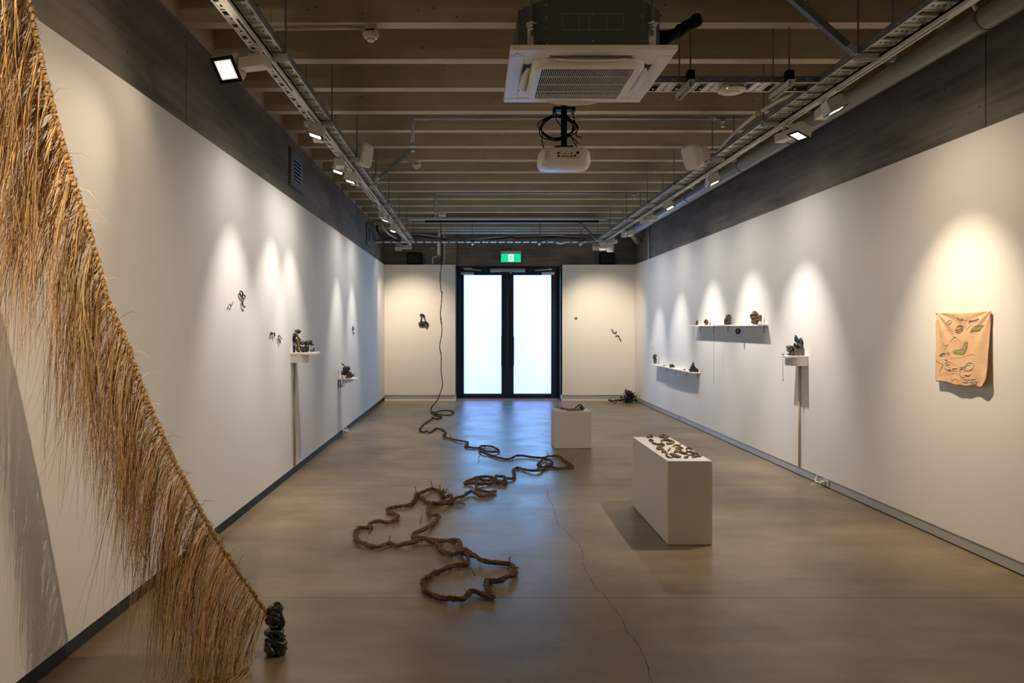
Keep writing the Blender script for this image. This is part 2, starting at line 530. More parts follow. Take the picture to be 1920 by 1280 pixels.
# ------------------------------------------------------------------ doors
DY = 15.5
fr = MB()
DT = CAMZ + 115 * DY / FL
GX = [P(870, 0, DY).x, P(940, 0, DY).x, P(963, 0, DY).x, P(1033, 0, DY).x]
GT, GB = P(0, 516, DY).z, P(0, 737.5, DY).z
dr = bpy.data.objects.new('door_1', None); dr.location = ((GX[1] + GX[2]) / 2, DY, 0); COL.objects.link(dr)
struct(dr)
MIDX = (GX[1] + GX[2]) / 2
MB().box(DX0, DX0 + .075, DY - .06, DY + .09, 0, DT).build('frame_jamb', 'frame', dr, bevel=.003)
MB().box(DX1 - .075, DX1, DY - .06, DY + .09, 0, DT).build('frame_jamb', 'frame', dr, bevel=.003)
MB().box(DX0 + .075, DX1 - .075, DY - .06, DY + .09, DT - .10, DT).build('frame_head', 'frame', dr, bevel=.003)
MB().box(DX0, DX1, DY - .08, DY + .09, 0, .022).build('threshold', 'silver', dr)
for a, b, g0, g1 in ((DX0 + .078, MIDX - .003, GX[0], GX[1]), (MIDX + .003, DX1 - .078, GX[2], GX[3])):
    leaf = MB().box(a, g0, DY - .03, DY + .02, .025, DT - .104).box(g1, b, DY - .03, DY + .02, .025, DT - .104) \
        .box(g0, g1, DY - .03, DY + .02, GT, DT - .104).box(g0, g1, DY - .03, DY + .02, .025, GB).build('door_leaf', 'frame', dr)
    MB().box(g0 - .004, g1 + .004, DY - .006, DY + .004, GB - .004, GT + .004).build('glass_pane', 'pane', leaf)
    hx = g1 + .004 if g1 < MIDX else g0 - .004
    h0, h1 = P(0, 685, DY).z, P(0, 630, DY).z
    MB().box(hx - .011, hx + .011, DY - .085, DY - .065, h0, h1).build('pull_handle', 'frame', leaf, bevel=.003)
    for zz in (h0 + .12, h1 - .12):
        MB().cyl((hx, DY - .066, zz), (hx, DY - .03, zz), .012, 12).build('handle_bolt', 'silver', leaf)
for x0, x1, arm in ((864, 888, (873, 902)), (1015, 1039, (1032, 1003))):
    a, b = P(x0, 515.5, DY).x, P(x1, 511, DY).x
    z0, z1 = P(0, 515.5, DY).z, P(0, 510.5, DY).z
    cl = MB().box(a, b, DY - .09, DY - .03, z0, z1).build('door_closer', 'silver', dr, bevel=.003)
    p0, p1 = P(arm[0], 505, DY - .07), P(arm[1], 507, DY - .07)
    MB().obox((p0 + p1) / 2, (p1 - p0) / 2, Vector((0, .012, 0)), Vector((0, 0, .011))).build('closer_arm', 'silver', cl)
    MB().cyl(p0 + Vector((0, -.012, 0)), p0 + Vector((0, .03, 0)), .025, 14).build('arm_pivot', 'silver', cl)
    q = P(arm[0] + (8 if arm[0] < 950 else -8), 503.5, DY - .07)
    MB().obox((p0 + q) / 2 + Vector((0, -.01, .015)), Vector(((q - p0).x / 2 + .05, 0, 0)), Vector((0, .008, 0)), Vector((0, 0, .009))).build('closer_link', 'silver', cl)
a = P(919, 510.3, DY); b = P(984, 504.5, DY)
MB().box(a.x, b.x, DY - .12, DY - .06, a.z, b.z).build('motion_sensor_bar', 'silver', dr, bevel=.004)
p = P(957, 512, DY)
MB().cyl((p.x, DY - .10, p.z), (p.x, DY - .06, p.z), .02, 12).build('sensor_button', 'silver', dr)

# exit sign
ex = thing('exit_sign', 'green illuminated running man exit sign above the glass doors', 'sign', (P(958, 492, 15.3).x, 15.3, P(0, 492, 15.3).z))
a, b = P(939, 491.5, 15.3), P(977, 470.5, 15.3)
MB().box(a.x, b.x, 15.3, 15.36, a.z, b.z).build('housing', 'white_metal', ex, bevel=.004)
g0, g1 = P(940, 490.6, 15.3), P(976, 476, 15.3)
MB().box(g0.x, g1.x, 15.294, 15.302, g0.z, g1.z).build('green_panel', 'exit_green', ex)
w0, w1 = P(953.2, 489.8, 15.3), P(963, 476.8, 15.3)
pw = MB().box(w0.x, w1.x, 15.290, 15.295, w0.z, w1.z).build('doorway_pictogram', 'exit_white', ex)


def seg2(mb, a, b, r, y0=15.286, y1=15.291):
    """flat bar between two pictogram points given in 0..1 panel units"""
    W, H = w1.x - w0.x, w1.z - w0.z
    A = Vector((w0.x + a[0] * W, 0, w0.z + a[1] * H)); B = Vector((w0.x + b[0] * W, 0, w0.z + b[1] * H))
    d = (B - A); L_ = d.length; d.normalize()
    n = Vector((-d.z, 0, d.x))
    c = (A + B) / 2; c.y = (y0 + y1) / 2
    mb.obox(c, d * (L_ / 2 + r * .6), Vector((0, (y1 - y0) / 2, 0)), n * r)


mm = MB()
W, H = w1.x - w0.x, w1.z - w0.z
mm.cyl((w0.x + .62 * W, 15.286, w0.z + .84 * H), (w0.x + .62 * W, 15.291, w0.z + .84 * H), .010, 14)
for a_, b_, r_ in (((.60, .72), (.45, .45), .011), ((.45, .45), (.68, .30), .008), ((.68, .30), (.60, .08), .007), ((.45, .45), (.30, .25), .008),
                   ((.30, .25), (.02, .22), .007), ((.58, .70), (.30, .68), .006), ((.30, .68), (.15, .52), .006), ((.60, .68), (.78, .52), .006),
                   ((.78, .52), (.98, .58), .006)):
    seg2(mm, a_, b_, r_)
mm.build('running_figure', 'exit_green', ex)
cb = catmull([P(943, 470, 15.33), P(944, 460, 15.36), P(943, 452, 15.4)], .02)
MB().tube(cb, .006, 6).build('supply_cable', 'black', ex)
cb = catmull([P(946, 468.5, 15.33), P(951, 466.5, 15.33), P(953, 464.5, 15.33), P(957, 465.5, 15.33), P(958, 470, 15.33)], .01)
MB().tube(cb, .006, 6).build('supply_cable', 'black', ex)

# ------------------------------------------------------------------ cable trays with light track
TZ = CAMZ + 1.675       # tray bottom
RZ = CAMZ + 1.62        # underside of the light track


def rung_mesh(width, along='y'):
    """sheet steel rung with five punched slots, pressed ribs at both edges"""
    mb = MB()
    nx, L_ = 11, .108
    ysr = [-L_ / 2, -.012, .012, L_ / 2]
    xs = [-width / 2 + width * i / nx for i in range(nx + 1)]
    for i in range(nx):
        for j in range(3):
            if j == 1 and i % 2 == 1:
                continue
            mb.box(xs[i], xs[i + 1], ysr[j], ysr[j + 1], 0, .002)
    mb.box(-width / 2, width / 2, -L_ / 2, -L_ / 2 + .008, -.005, .001)
    mb.box(-width / 2, width / 2, L_ / 2 - .008, L_ / 2, -.005, .001)
    if along == 'x':
        mb.v = [(y, x, z) for x, y, z in mb.v]
    me = mb.mesh('rung')
    bm = bmesh.new(); bm.from_mesh(me); bmesh.ops.remove_doubles(bm, verts=bm.verts, dist=1e-5); bm.to_mesh(me); bm.free()
    me.materials.append(M['galv'])
    return me


def flange_mesh(L_, along):
    """side rail with a row of punched holes (built as a ladder of strips) and turned lips"""
    mb = MB()
    n = int(L_ / .08)
    s_ = L_ / n

    def bx(u0, u1, t0, t1, z0, z1):
        if along == 'y': mb.box(t0, t1, u0, u1, z0, z1)
        else: mb.box(u0, u1, t0, t1, z0, z1)
    T = .002
    bx(0, L_, 0, T, 0, .012); bx(0, L_, 0, T, .024, .038)
    for i in range(n):
        bx(i * s_ + .014, (i + 1) * s_ - 0.0, 0, T, .012, .024)
    bx(0, L_, -.006, T + .006, .036, .040)
    return mb


def tray(name, label, x0, x1, y0, y1, along='y', z=TZ):
    t = thing(name, label, 'cable tray', ((x0 + x1) / 2, (y0 + y1) / 2, z))
    w = (x1 - x0) if along == 'y' else (y1 - y0)
    L_ = (y1 - y0) if along == 'y' else (x1 - x0)
    org = parent_origin(t)
    for s_ in (0, 1):
        mb = flange_mesh(L_, along)
        if along == 'y':
            xx = x0 if s_ == 0 else x1 - .002
            mb.v = [(a + xx, b + y0, c + z) for a, b, c in mb.v]
        else:
            yy = y0 if s_ == 0 else y1 - .002
            mb.v = [(a + x0, b + yy, c + z) for a, b, c in mb.v]
        mb.build('side_rail', 'galv_dark', t, fix=False)
    # narrow bottom lips
    lip = MB()
    if along == 'y':
        lip.box(x0, x0 + .010, y0, y1, z - .002, z).box(x1 - .010, x1, y0, y1, z - .002, z)
    else:
        lip.box(x0, x1, y0, y0 + .016, z - .002, z).box(x0, x1, y1 - .016, y1, z - .002, z)
    lip.build('bottom_lip', 'galv', t)
    me = rung_mesh(w - .016, along)
    n = int(L_ / .16)
    for i in range(n):
        o = bpy.data.objects.new('rung', me)
        COL.objects.link(o); o.parent = t
        u = (i + .5) * .16
        pos = Vector(((x0 + x1) / 2, y0 + u, z)) if along == 'y' else Vector((x0 + u, (y0 + y1) / 2, z))
        o.location = pos - org
    return t


TL0, TL1 = -1.345, -1.16
TR0, TR1 = 2.36, 2.545
trL = tray('cable_tray', 'long galvanised cable tray hanging along the left wall', TL0, TL1, -1.0, 14.0)
trR = tray('cable_tray', 'long galvanised cable tray hanging along the right wall', TR0, TR1, -1.0, 14.0)
tray('cable_tray', 'short galvanised cross tray right of the cassette air conditioner', 1.10, 2.36, 4.88, 5.08, 'x')
tray('cable_tray', 'galvanised cross tray spanning the room above the exit sign', CL + .02, TR0, 13.92, 14.12, 'x')

RLX, RRX = -1.243, 2.485


def track(label, x):
    t = thing('light_track', label, 'light track', (x, 6, RZ))
    h = .034
    MB().box(x - .022, x - .007, -1, 14.05, RZ, RZ + h).box(x + .007, x + .022, -1, 14.05, RZ, RZ + h) \
        .box(x - .022, x + .022, -1, 14.05, RZ + .02, RZ + h).build('channel', 'track', t)
    MB().box(x - .007, x + .007, -1, 14.05, RZ + .012, RZ + .0205).build('conductor_slot', 'dark_slot', t)
    # slot cover strips between lamps
    for y in [0.2, 1.9, 3.3, 4.9, 6.2, 7.9, 9.0, 10.5, 12.4]:
        MB().box(x - .0068, x + .0068, y, y + .45, RZ, RZ + .012).build('slot_cover', 'track', t)
    for i in range(12):
        y = .45 + 1.31 * i - 1
        MB().box(x - .012, x + .012, y - .02, y + .02, RZ + h, TZ + .004).build('track_clip', 'galv', t)
    return t


track('white light track under the left cable tray', RLX)
track('white light track under the right cable tray', RRX)

# strut brackets with threaded rods that carry the trays
HY = [0.42, 1.73, 3.04, 4.36, 5.78, 7.02, 8.36, 9.65, 10.95, 12.25, 13.5]
ORD = ['nearest', 'second', 'third', 'fourth', 'fifth', 'sixth', 'seventh', 'eighth', 'ninth', 'tenth', 'farthest']


def hanger(x0, x1, y, label, group, along='x', z=TZ, top=JZ + .5):
    t = thing('tray_hanger', label, 'bracket', ((x0 + x1) / 2, y, z - .042), group)
    zz = z - .006
    if along == 'x':
        MB().box(x0, x1, y - .02, y + .02, zz - .003, zz).box(x0, x1, y - .02, y - .0175, zz - .036, zz) \
            .box(x0, x1, y + .0175, y + .02, zz - .036, zz).box(x0, x1, y - .02, y - .013, zz - .038, zz - .035) \
            .box(x0, x1, y + .013, y + .02, zz - .038, zz - .035).build('strut_channel', 'galv', t)
        ends = (x0 + .02, x1 - .02); mk = lambda e: (e, y)
    rods = [(x0 + .015, y), (x1 - .015, y)]
    for (rx, ry) in rods:
        MB().cyl((rx, ry, zz - .05), (rx, ry, top), .006, 8).build('threaded_rod', 'galv_dark', t)
        MB().lathe((rx, ry, zz - .048), [(.013, 0), (.013, .011)], 6).build('nut', 'galv', t)
    return t


k = 0
for side, x0, x1 in (('left', TL0 - .025, TL1 + .03), ('right', TR0 - .03, TR1 + .025)):
    for i, y in enumerate(HY[3:]):
        hanger(x0, x1, y, '%s visible steel strut hanger with two rods under the %s cable tray' % (
            ['nearest', 'second nearest', 'third nearest', 'fourth', 'fifth', 'sixth', 'second farthest', 'farthest'][i], side),
            'steel tray hangers', z=TZ if side == 'left' else TZ)
# short-tray hangers (struts run along the room)
for i, (px, lab) in enumerate(((1283, 'steel strut hanger under the cross tray left of the smoke detector'), (1463, 'steel strut hanger under the cross tray right of the smoke detector'))):
    x = (px - 888) * 4.98 / FL
    t = thing('tray_hanger', lab, 'bracket', (x, 4.98, TZ - .04), 'steel tray hangers')
    MB().box(x - .02, x + .02, 4.80, 5.12, TZ - .009, TZ - .006).box(x - .02, x - .0175, 4.80, 5.12, TZ - .042, TZ - .006) \
        .box(x + .0175, x + .02, 4.80, 5.12, TZ - .042, TZ - .006).build('strut_channel', 'galv', t)
    for yy in (4.84, 5.10):
        MB().cyl((x, yy, TZ - .06), (x, yy, JZ + .5), .006, 8).build('threaded_rod', 'galv_dark', t)
        MB().lathe((x, yy, TZ - .055), [(.013, 0), (.013, .011)], 6).build('nut', 'galv', t)
    MB().box(x - .022, x + .022, 4.81, 4.87, TZ - .006, TZ + .06).build('clamp', 'black', t)
for px, lab in ((747, 'strut hanger under the far cross tray at its left end'), (886, 'strut hanger under the far cross tray over the left door leaf'),
                (1012, 'strut hanger under the far cross tray over the right door leaf'), (1090, 'strut hanger under the far cross tray near its right end')):
    x = (px - 888) * 14.0 / FL
    t = thing('tray_hanger', lab, 'bracket', (x, 14.0, TZ - .04), 'steel tray hangers')
    MB().box(x - .02, x + .02, 13.84, 14.16, TZ - .045, TZ - .006).build('strut_channel', 'galv', t)
    for yy in (13.87, 14.14):
        MB().cyl((x, yy, TZ - .07), (x, yy, JZ + .5), .006, 8).build('threaded_rod', 'galv_dark', t)
    MB().box(x - .03, x + .03, 13.86, 13.90, TZ - .045, TZ + .01).build('clamp', 'black', t)


def brace(label, a, b):
    t = thing('diagonal_brace', label, 'brace', b)
    a, b = Vector(a), Vector(b)
    d = (b - a).normalized(); n = Vector((0, 1, 0)); w = d.cross(n)
    c = (a + b) / 2; L_ = (b - a).length / 2
    mb = MB()
    mb.obox(c + w * -.019, d * L_, n * .02, w * .0013).obox(c + n * -.019, d * L_, n * .0013, w * .02).obox(c + n * .019, d * L_, n * .0013, w * .02)
    mb.build('strut_channel', 'galv_dark', t)
    MB().obox(b + Vector((.0, -.022, .0)) - d * .02, d * .05, n * .003, w * .022).build('end_plate', 'galv', t, bevel=.001)
    MB().cyl(b + n * -.03 - d * .02, b + n * -.02 - d * .02, .011, 6).build('bolt', 'galv', t)
    return t


brace('steel diagonal brace from ceiling to the near right cable tray', (1.50, 4.42, 3.58 + .42), (2.36, 4.42, TZ + .02))
brace('steel diagonal brace between left cable tray and ceiling joist', (-.66, 8.10, JZ + .03), (TL1 + .01, 8.30, TZ + .02))
brace('steel diagonal brace at the far end of the right cable tray', (P(1079, 410, 13.5).x, 13.5, P(0, 410, 13.5).z), (P(1124, 453, 13.8).x, 13.8, P(0, 453, 13.8).z))

# ------------------------------------------------------------------ track spotlights (each carries its own lamp)


def spotlight(label, rail, y, target, power=0, cone=44, blend=.9, group='white track spotlights', flip=1, size=.066, col=NEUTRAL, spill=None, drop=.065):
    rx = RLX if rail == 'L' else RRX
    base = Vector((rx, y, RZ))
    t = thing('track_spotlight', label, 'spotlight', base, group)
    tgt = Vector(target)
    az = Vector((tgt.x - rx, tgt.y - y, 0))
    az.normalize()
    u = Vector((-az.y, az.x, 0)) * flip
    MB().box(rx - .015, rx + .015, y - .05, y + .05, RZ - .012, RZ + .002).build('track_adapter', 'white_metal', t, bevel=.002)
    MB().cyl((rx, y, RZ - .012), (rx, y, RZ - drop), .014, 14).build('stem', 'white_metal', t)
    cz = RZ - drop - .03
    c0 = Vector((rx, y, cz)) + u * .02
    up = Vector((0, 0, 1))
    MB().obox(c0, u * .085, az * .04, up * .032).build('driver_box', 'white_metal', t, bevel=.003)
    hc = c0 + u * (.085 + size + .012)
    MB().cyl(c0 + u * .084, hc - u * (size - .004), .016, 14).build('pivot', 'white_metal', t)
    d = (tgt - hc).normalized()
    w = d.cross(u).normalized()
    dep = .042
    hd = MB()
    # tapered housing
    vs = []
    for q, s_ in ((-1, .86), (1, 1.0)):
        for i, j in ((-1, -1), (1, -1), (1, 1), (-1, 1)):
            vs.append(hc + d * dep * q + u * size * s_ * i + w * size * s_ * j)
    hd.add(vs, [(3, 2, 1, 0), (0, 1, 5, 4), (1, 2, 6, 5), (2, 3, 7, 6), (3, 0, 4, 7), (4, 5, 6, 7)])
    head = hd.build('lamp_head', 'white_metal', t, bevel=.003)
    f = hc + d * (dep + .0015)
    bz = MB()
    s1, s2 = size * .97, size * .70
    for sx, sy, hx, hy in ((0, 1, s1, (s1 - s2) / 2), (0, -1, s1, (s1 - s2) / 2), (1, 0, (s1 - s2) / 2, s2), (-1, 0, (s1 - s2) / 2, s2)):
        bz.obox(f + u * sx * (s1 + s2) / 2 + w * sy * (s1 + s2) / 2, u * hx, w * hy, d * .0015)
    bz.build('bezel', 'black', head)
    if power > 0:
        MB().obox(f - d * .0005, u * s2, w * s2, d * .001).build('lens', 'lamp', head)
        led = MB()
        for i in (-1, 0, 1):
            for j in (-1, 0, 1):
                c = f + d * .0008 + u * i * size * .4 + w * j * size * .4
                led.cyl(c, c + d * .002, size * .15, 10)
        led.build('led_cluster', 'lamp_led', head)
        l = bpy.data.lights.new('spot_lamp', 'SPOT')
        l.energy = power * SPOT
        l.spot_size = math.radians(cone * 1.18)
        l.spot_blend = 1.0
        l.shadow_soft_size = .02
        l.color = col
        lo = bpy.data.objects.new('spot_lamp', l)
        COL.objects.link(lo)
        lo.parent = t
        lo.location = (f + d * .02) - base
        lo.rotation_euler = d.to_track_quat('-Z', 'Y').to_euler()
        l2 = bpy.data.lights.new('spill_lamp', 'SPOT')
        l2.energy = power * SPOT * (SPILL if spill is None else spill)
        l2.spot_size = math.radians(165)
        l2.spot_blend = 1.0
        l2.shadow_soft_size = .04
        l2.color = col
        lo2 = bpy.data.objects.new('spill_lamp', l2)
        COL.objects.link(lo2)
        lo2.parent = t
        lo2.location = lo.location
        lo2.rotation_euler = lo.rotation_euler
    else:
        MB().obox(f - d * .0005, u * s2, w * s2, d * .001).build('lens', 'reflector', head)
    return t


def wallL(y, z=1.35): return (XL, y, z)
def wallR(y, z=1.3): return (XR, y, z)


# left rail (in view)
spotlight('large lit square spotlight nearest on the left track, facing the camera', 'L', 4.12, (-1.75, 2.6, 1.7), 75, 56, flip=-1, size=.080, col=WARM)
spotlight('spotlight second along the left track, under the near strut hanger', 'L', 5.72, wallL(5.62, .9), 210, 50)
spotlight('spotlight third along the left track, left of the leaning brace', 'L', 6.65, wallL(6.5, .9), 200, 50, flip=-1)
spotlight('spotlight fourth along the left track, just past the wall vent', 'L', 7.45, wallL(7.45, .9), 190, 50)
spotlight('spotlight fifth along the left track, thin and edge on', 'L', 9.75, wallL(9.85, .9), 200, 42, flip=-1)
spotlight('spotlight sixth along the left track near the roller screen', 'L', 11.2, wallL(11.15, .95), 200, 40)
spotlight('farthest spotlight on the left track, aimed at the end wall', 'L', 13.55, (-1.25, YB, 1.25), 330, 66, col=WARM, spill=.05)
# right rail
spotlight('nearest visible spotlight on the right track, lit side turned to the wall', 'R', 5.08, wallR(4.98, 1.15), 340, 50, flip=-1, col=WARM)
spotlight('second spotlight on the right track, lit face towards the low plinth', 'R', 5.72, (1.5, 5.45, .5), 260, 50)
spotlight('third spotlight on the right track, in front of the grey pipe', 'R', 7.52, wallR(7.38, .9), 330, 48, flip=-1)
spotlight('fourth spotlight on the right track, small box over the grey pipe', 'R', 9.05, wallR(8.7, 1.0), 290, 48, flip=-1)
spotlight('fifth spotlight on the right track, brightly lit before the far bend', 'R', 9.95, wallR(10.25, 1.0), 290, 46)
spotlight('sixth spotlight on the right track, beside the pipe end', 'R', 11.75, wallR(11.9, .8), 280, 42, flip=-1)
spotlight('seventh spotlight on the right track, above the lower shelf end', 'R', 12.7, wallR(13.3, .75), 260, 36)
spotlight('farthest lit spotlight on the right track, aimed at the end wall', 'R', 13.45, (2.7, YB, 1.2), 330, 66, col=WARM, spill=.05)
spotlight('unlit spotlight beside the farthest one on the right track', 'R', 13.85, (3.6, YB, 2.6), 0, flip=-1)
# behind and above the camera the same tracks carry on
spotlight('spotlight on the right track above the viewer, aimed across at the straw fringe', 'R', 3.15, (-1.35, 2.9, 1.3), 420, 54, col=WARM, spill=.1)
spotlight('added unseen spotlight on the left track above the viewer, brightening the straw fringe', 'L', 1.0, (-1.45, 2.45, 2.25), 480, 40, col=WARM, spill=.1)  # no lamp seen here; added so the straw outshines the wall behind
spotlight('spotlight on the right track above the viewer, washing the near right wall', 'R', 2.6, wallR(2.9, 1.3), 30, 60)

# ------------------------------------------------------------------ services under the ceiling
# cassette air conditioner
AX0, AX1, AY0, AY1 = .208, 1.158, 4.04, 4.99
AZ = CAMZ + 1.57
ac = thing('cassette_air_conditioner', 'large white four-way cassette air conditioner under a dark grey steel body', 'air conditioner', ((AX0 + AX1) / 2, (AY0 + AY1) / 2, AZ))
cx, cy = (AX0 + AX1) / 2, (AY0 + AY1) / 2
MB().box(cx - .475, cx + .475, AY0, cy - .385, AZ, AZ + .03).box(cx - .475, cx + .475, cy + .385, AY1, AZ, AZ + .03) \
    .box(cx - .475, cx - .385, cy - .385, cy + .385, AZ, AZ + .03).box(cx + .385, cx + .475, cy - .385, cy + .385, AZ, AZ + .03) \
    .build('outer_panel', 'white_plastic', ac, bevel=.006)
cf = MB()
for sx in (-1, 1):
    for sy in (-1, 1):
        poly = [(cx + sx * .386, cy + sy * .386), (cx + sx * .386, cy + sy * .25), (cx + sx * .36, cy + sy * .235), (cx + sx * .30, cy + sy * .30), (cx + sx * .235, cy + sy * .36), (cx + sx * .25, cy + sy * .386)]
        if sx * sy < 0: poly = poly[::-1]
        MB().prism(poly, AZ + .004, AZ + .03).build('corner_panel', 'white_plastic', ac)
MB().box(cx - .39, cx + .39, cy - .39, cy + .39, AZ + .045, AZ + .06).build('air_chamber', 'dark_slot', ac)


def rsq(c, h, r, n=6):
    out = []
    for qx, qy, a0 in ((1, 1, 0), (-1, 1, 90), (-1, -1, 180), (1, -1, 270)):
        for i in range(n + 1):
            a = math.radians(a0 + 90 * i / n)
            out.append((c[0] + qx * (h - r) + r * math.cos(a), c[1] + qy * (h - r) + r * math.sin(a)))
    return out


GZ = AZ - .038
face = MB()
po = rsq((cx, cy), .335, .09); pi_ = rsq((cx, cy), .275, .012); pt = rsq((cx, cy), .315, .09)
n = len(po)
vs = [(x, y, AZ + .04) for x, y in po] + [(x, y, AZ - .018) for x, y in po] + [(x, y, GZ) for x, y in pt] + [(x, y, GZ) for x, y in pi_] + [(x, y, GZ + .05) for x, y in pi_]
fs = []
for q in range(4):
    for i in range(n):
        fs.append((q * n + i, q * n + (i + 1) % n, (q + 1) * n + (i + 1) % n, (q + 1) * n + i))
face.add(vs, fs).build('inner_panel', 'white_plastic', ac, bevel=.003)
MB().box(cx - .276, cx + .276, cy - .276, cy + .276, GZ + .03, GZ + .032).build('filter_mesh', 'dark_slot', ac)
gr = MB()
for i in range(46):
    x = cx - .27 + .54 * (i + .5) / 46
    gr.box(x - .0017, x + .0017, cy - .276, cy + .276, GZ + .004, GZ + .008)
grl = gr.build('grille_slats', 'white_plastic', ac)
grl['kind'] = 'stuff'
for i in range(1, 4):
    y = cy - .276 + .552 * i / 4
    MB().box(cx - .276, cx + .276, y - .0022, y + .0022, GZ + .001, GZ + .006).build('grille_bar', 'ivory', ac)
for dx, dy in ((0, -1), (0, 1), (-1, 0), (1, 0)):        # four open louvres
    ax = Vector((abs(dy), abs(dx), 0))
    out = Vector((dx, dy, 0))
    c = Vector((cx, cy, AZ + .012)) + out * .352
    mb = MB(); vs = []; fs = []
    N_ = 9
    for i in range(N_):
        s_ = -1 + 2 * i / (N_ - 1)
        hw = .205 - .02 * 0
        taper = 1 - .55 * abs(s_) ** 4
        tilt = .62 if dy <= 0 else .9
        for q in range(5):
            r_ = -.025 + .075 * taper * q / 4
            bend = -.012 * math.sin(math.pi * q / 4)
            p = c + ax * s_ * hw + out * (r_ * math.cos(tilt)) + Vector((0, 0, -max(0, r_ + .025) * math.sin(tilt) + bend))
            vs += [p, p + Vector((0, 0, .004))]
    for i in range(N_ - 1):
        for q in range(4):
            a = (i * 5 + q) * 2; b_ = ((i + 1) * 5 + q) * 2
            fs += [(a, a + 2, b_ + 2, b_), (a + 1, b_ + 1, b_ + 3, a + 3)]
        a = i * 10; b_ = (i + 1) * 10
        fs += [(a, b_, b_ + 1, a + 1), (a + 8, a + 9, b_ + 9, b_ + 8)]
    fs += [tuple([0, 1, 3, 2]), (2, 3, 5, 4), (4, 5, 7, 6), (6, 7, 9, 8)]
    e = (N_ - 1) * 10
    fs += [(e + 0, e + 2, e + 3, e + 1), (e + 2, e + 4, e + 5, e + 3), (e + 4, e + 6, e + 7, e + 5), (e + 6, e + 8, e + 9, e + 7)]
    mb.add(vs, fs).build('louvre', 'white_plastic', ac, smooth=False)
MB().lathe((cx - .43, AY0 + .07, AZ - .004), [(.012, 0), (.02, .004), (.02, .006)], 16).build('sensor_eye', 'silver', ac)
ch = .14; h = .42
poly = [(cx - h, cy - h + ch), (cx - h + ch, cy - h), (cx + h - ch, cy - h), (cx + h, cy - h + ch), (cx + h, cy + h - ch), (cx + h - ch, cy + h), (cx - h + ch, cy + h), (cx - h, cy + h - ch)]
body = MB().prism(poly, AZ + .03, AZ + .31).build('steel_body', 'ac_body', ac, bevel=.003)
rl = MB()
x0, x1, z0, z1 = P(1054, 0, 4.09).x, P(1168, 0, 4.09).x, P(0, 56, 4.09).z, P(0, 25, 4.09).z
yy = cy - h
for a_, b_ in ((x0, x1),):
    rl.box(a_, b_, yy - .003, yy, z0, z0 + .003).box(a_, b_, yy - .003, yy, z1 - .003, z1)
for i in range(5):
    x = x0 + (x1 - x0) * (0, .28, .44, .74, 1)[i]
    rl.box(x - .0012, x + .0012, yy - .003, yy, z0, z1)
rl.build('knockout_outline', 'silver', body)
for px, py in ((1024, 9), (1024, 33), (1025, 52), (1025, 72), (1026, 82), (1112, 76), (1204, 30), (1112, 26)):
    p = P(px, py, 4.09)
    MB().cyl((p.x, yy - .004, p.z), (p.x, yy, p.z), .005, 8).build('screw', 'silver', body)
for px, yq in ((996, 4.0), (1223, 4.0)):
    x = (px - 888) * 4.15 / FL
    br = MB().box(x - .022, x + .022, 4.15, 4.155, AZ + .05, AZ + .19).box(x - .03, x + .03, 4.12, 4.18, AZ + .185, AZ + .19).build('hanging_bracket', 'galv', ac)
    MB().cyl((x, 4.14, AZ + .12), (x, 4.14, JZ + .5), .006, 8).build('threaded_rod', 'galv_dark', br)
    for zz in (AZ + .17, AZ + .19, AZ + .15):
        MB().lathe((x, 4.14, zz), [(.014, 0), (.014, .011)], 6).build('nut', 'galv', br)
lag = catmull([(cx + .40, 4.35, AZ + .2), (cx + .52, 4.33, AZ + .20), (cx + .60, 4.3, AZ + .245), (cx + .66, 4.3, AZ + .27), (cx + .66, 4.32, AZ + .30)], .02)
MB().tube(lag, .034, 12).build('lagged_pipe', 'black', ac, smooth=True)
lag = catmull([(cx + .40, 4.32, AZ + .12), (cx + .47, 4.3, AZ + .15), (cx + .53, 4.3, AZ + .2), (cx + .56, 4.3, AZ + .24)], .02)
MB().tube(lag, .024, 12).build('lagged_pipe', 'black', ac, smooth=True)

# projector
PD = 5.4
pj_ = thing('projector', 'white ceiling projector on a black pole behind the air conditioner', 'projector', (P(1061, 300, PD).x, PD, P(0, 300, PD).z))
pc = P(1061, 300, PD)
px0, px1 = P(1011, 0, PD - .12).x, P(1112, 0, PD - .12).x
zt, zb = P(0, 275, PD - .1).z, P(0, 307, PD - .1).z
pb = MB()
prof = []
xm = (px0 + px1) / 2; hw = (px1 - px0) / 2
ring = []
for i in range(28):
    a = 2 * math.pi * i / 28
    ca, sa = math.cos(a), math.sin(a)
    ring.append((math.copysign(abs(ca) ** .45, ca), math.copysign(abs(sa) ** .55, sa)))
vs = []; fs = []
lv = [(zb - .008, .80, .80), (zb, .93, .93), (zb + .03, 1, 1), (zt - .03, .97, .98), (zt - .008, .90, .92), (zt, .82, .85)]
for z, sx, sy in lv:
    for u_, v_ in ring:
        vs.append((xm + hw * sx * u_, PD + .04 + .155 * sy * v_, z))
for i in range(len(lv) - 1):
    for k in range(28):
        fs.append((i * 28 + k, i * 28 + (k + 1) % 28, (i + 1) * 28 + (k + 1) % 28, (i + 1) * 28 + k))
fs.append(tuple(range(27, -1, -1))); fs.append(tuple(range((len(lv) - 1) * 28, len(lv) * 28)))
pb.add(vs, fs).build('housing', 'white_plastic', pj_, smooth=True)
yb_ = PD + .04 - .155
MB().box(xm - hw * .35, xm + hw * .52, yb_ - .004, yb_ + .02, zb + .035, zt - .03).build('port_panel', 'ivory', pj_, bevel=.002)
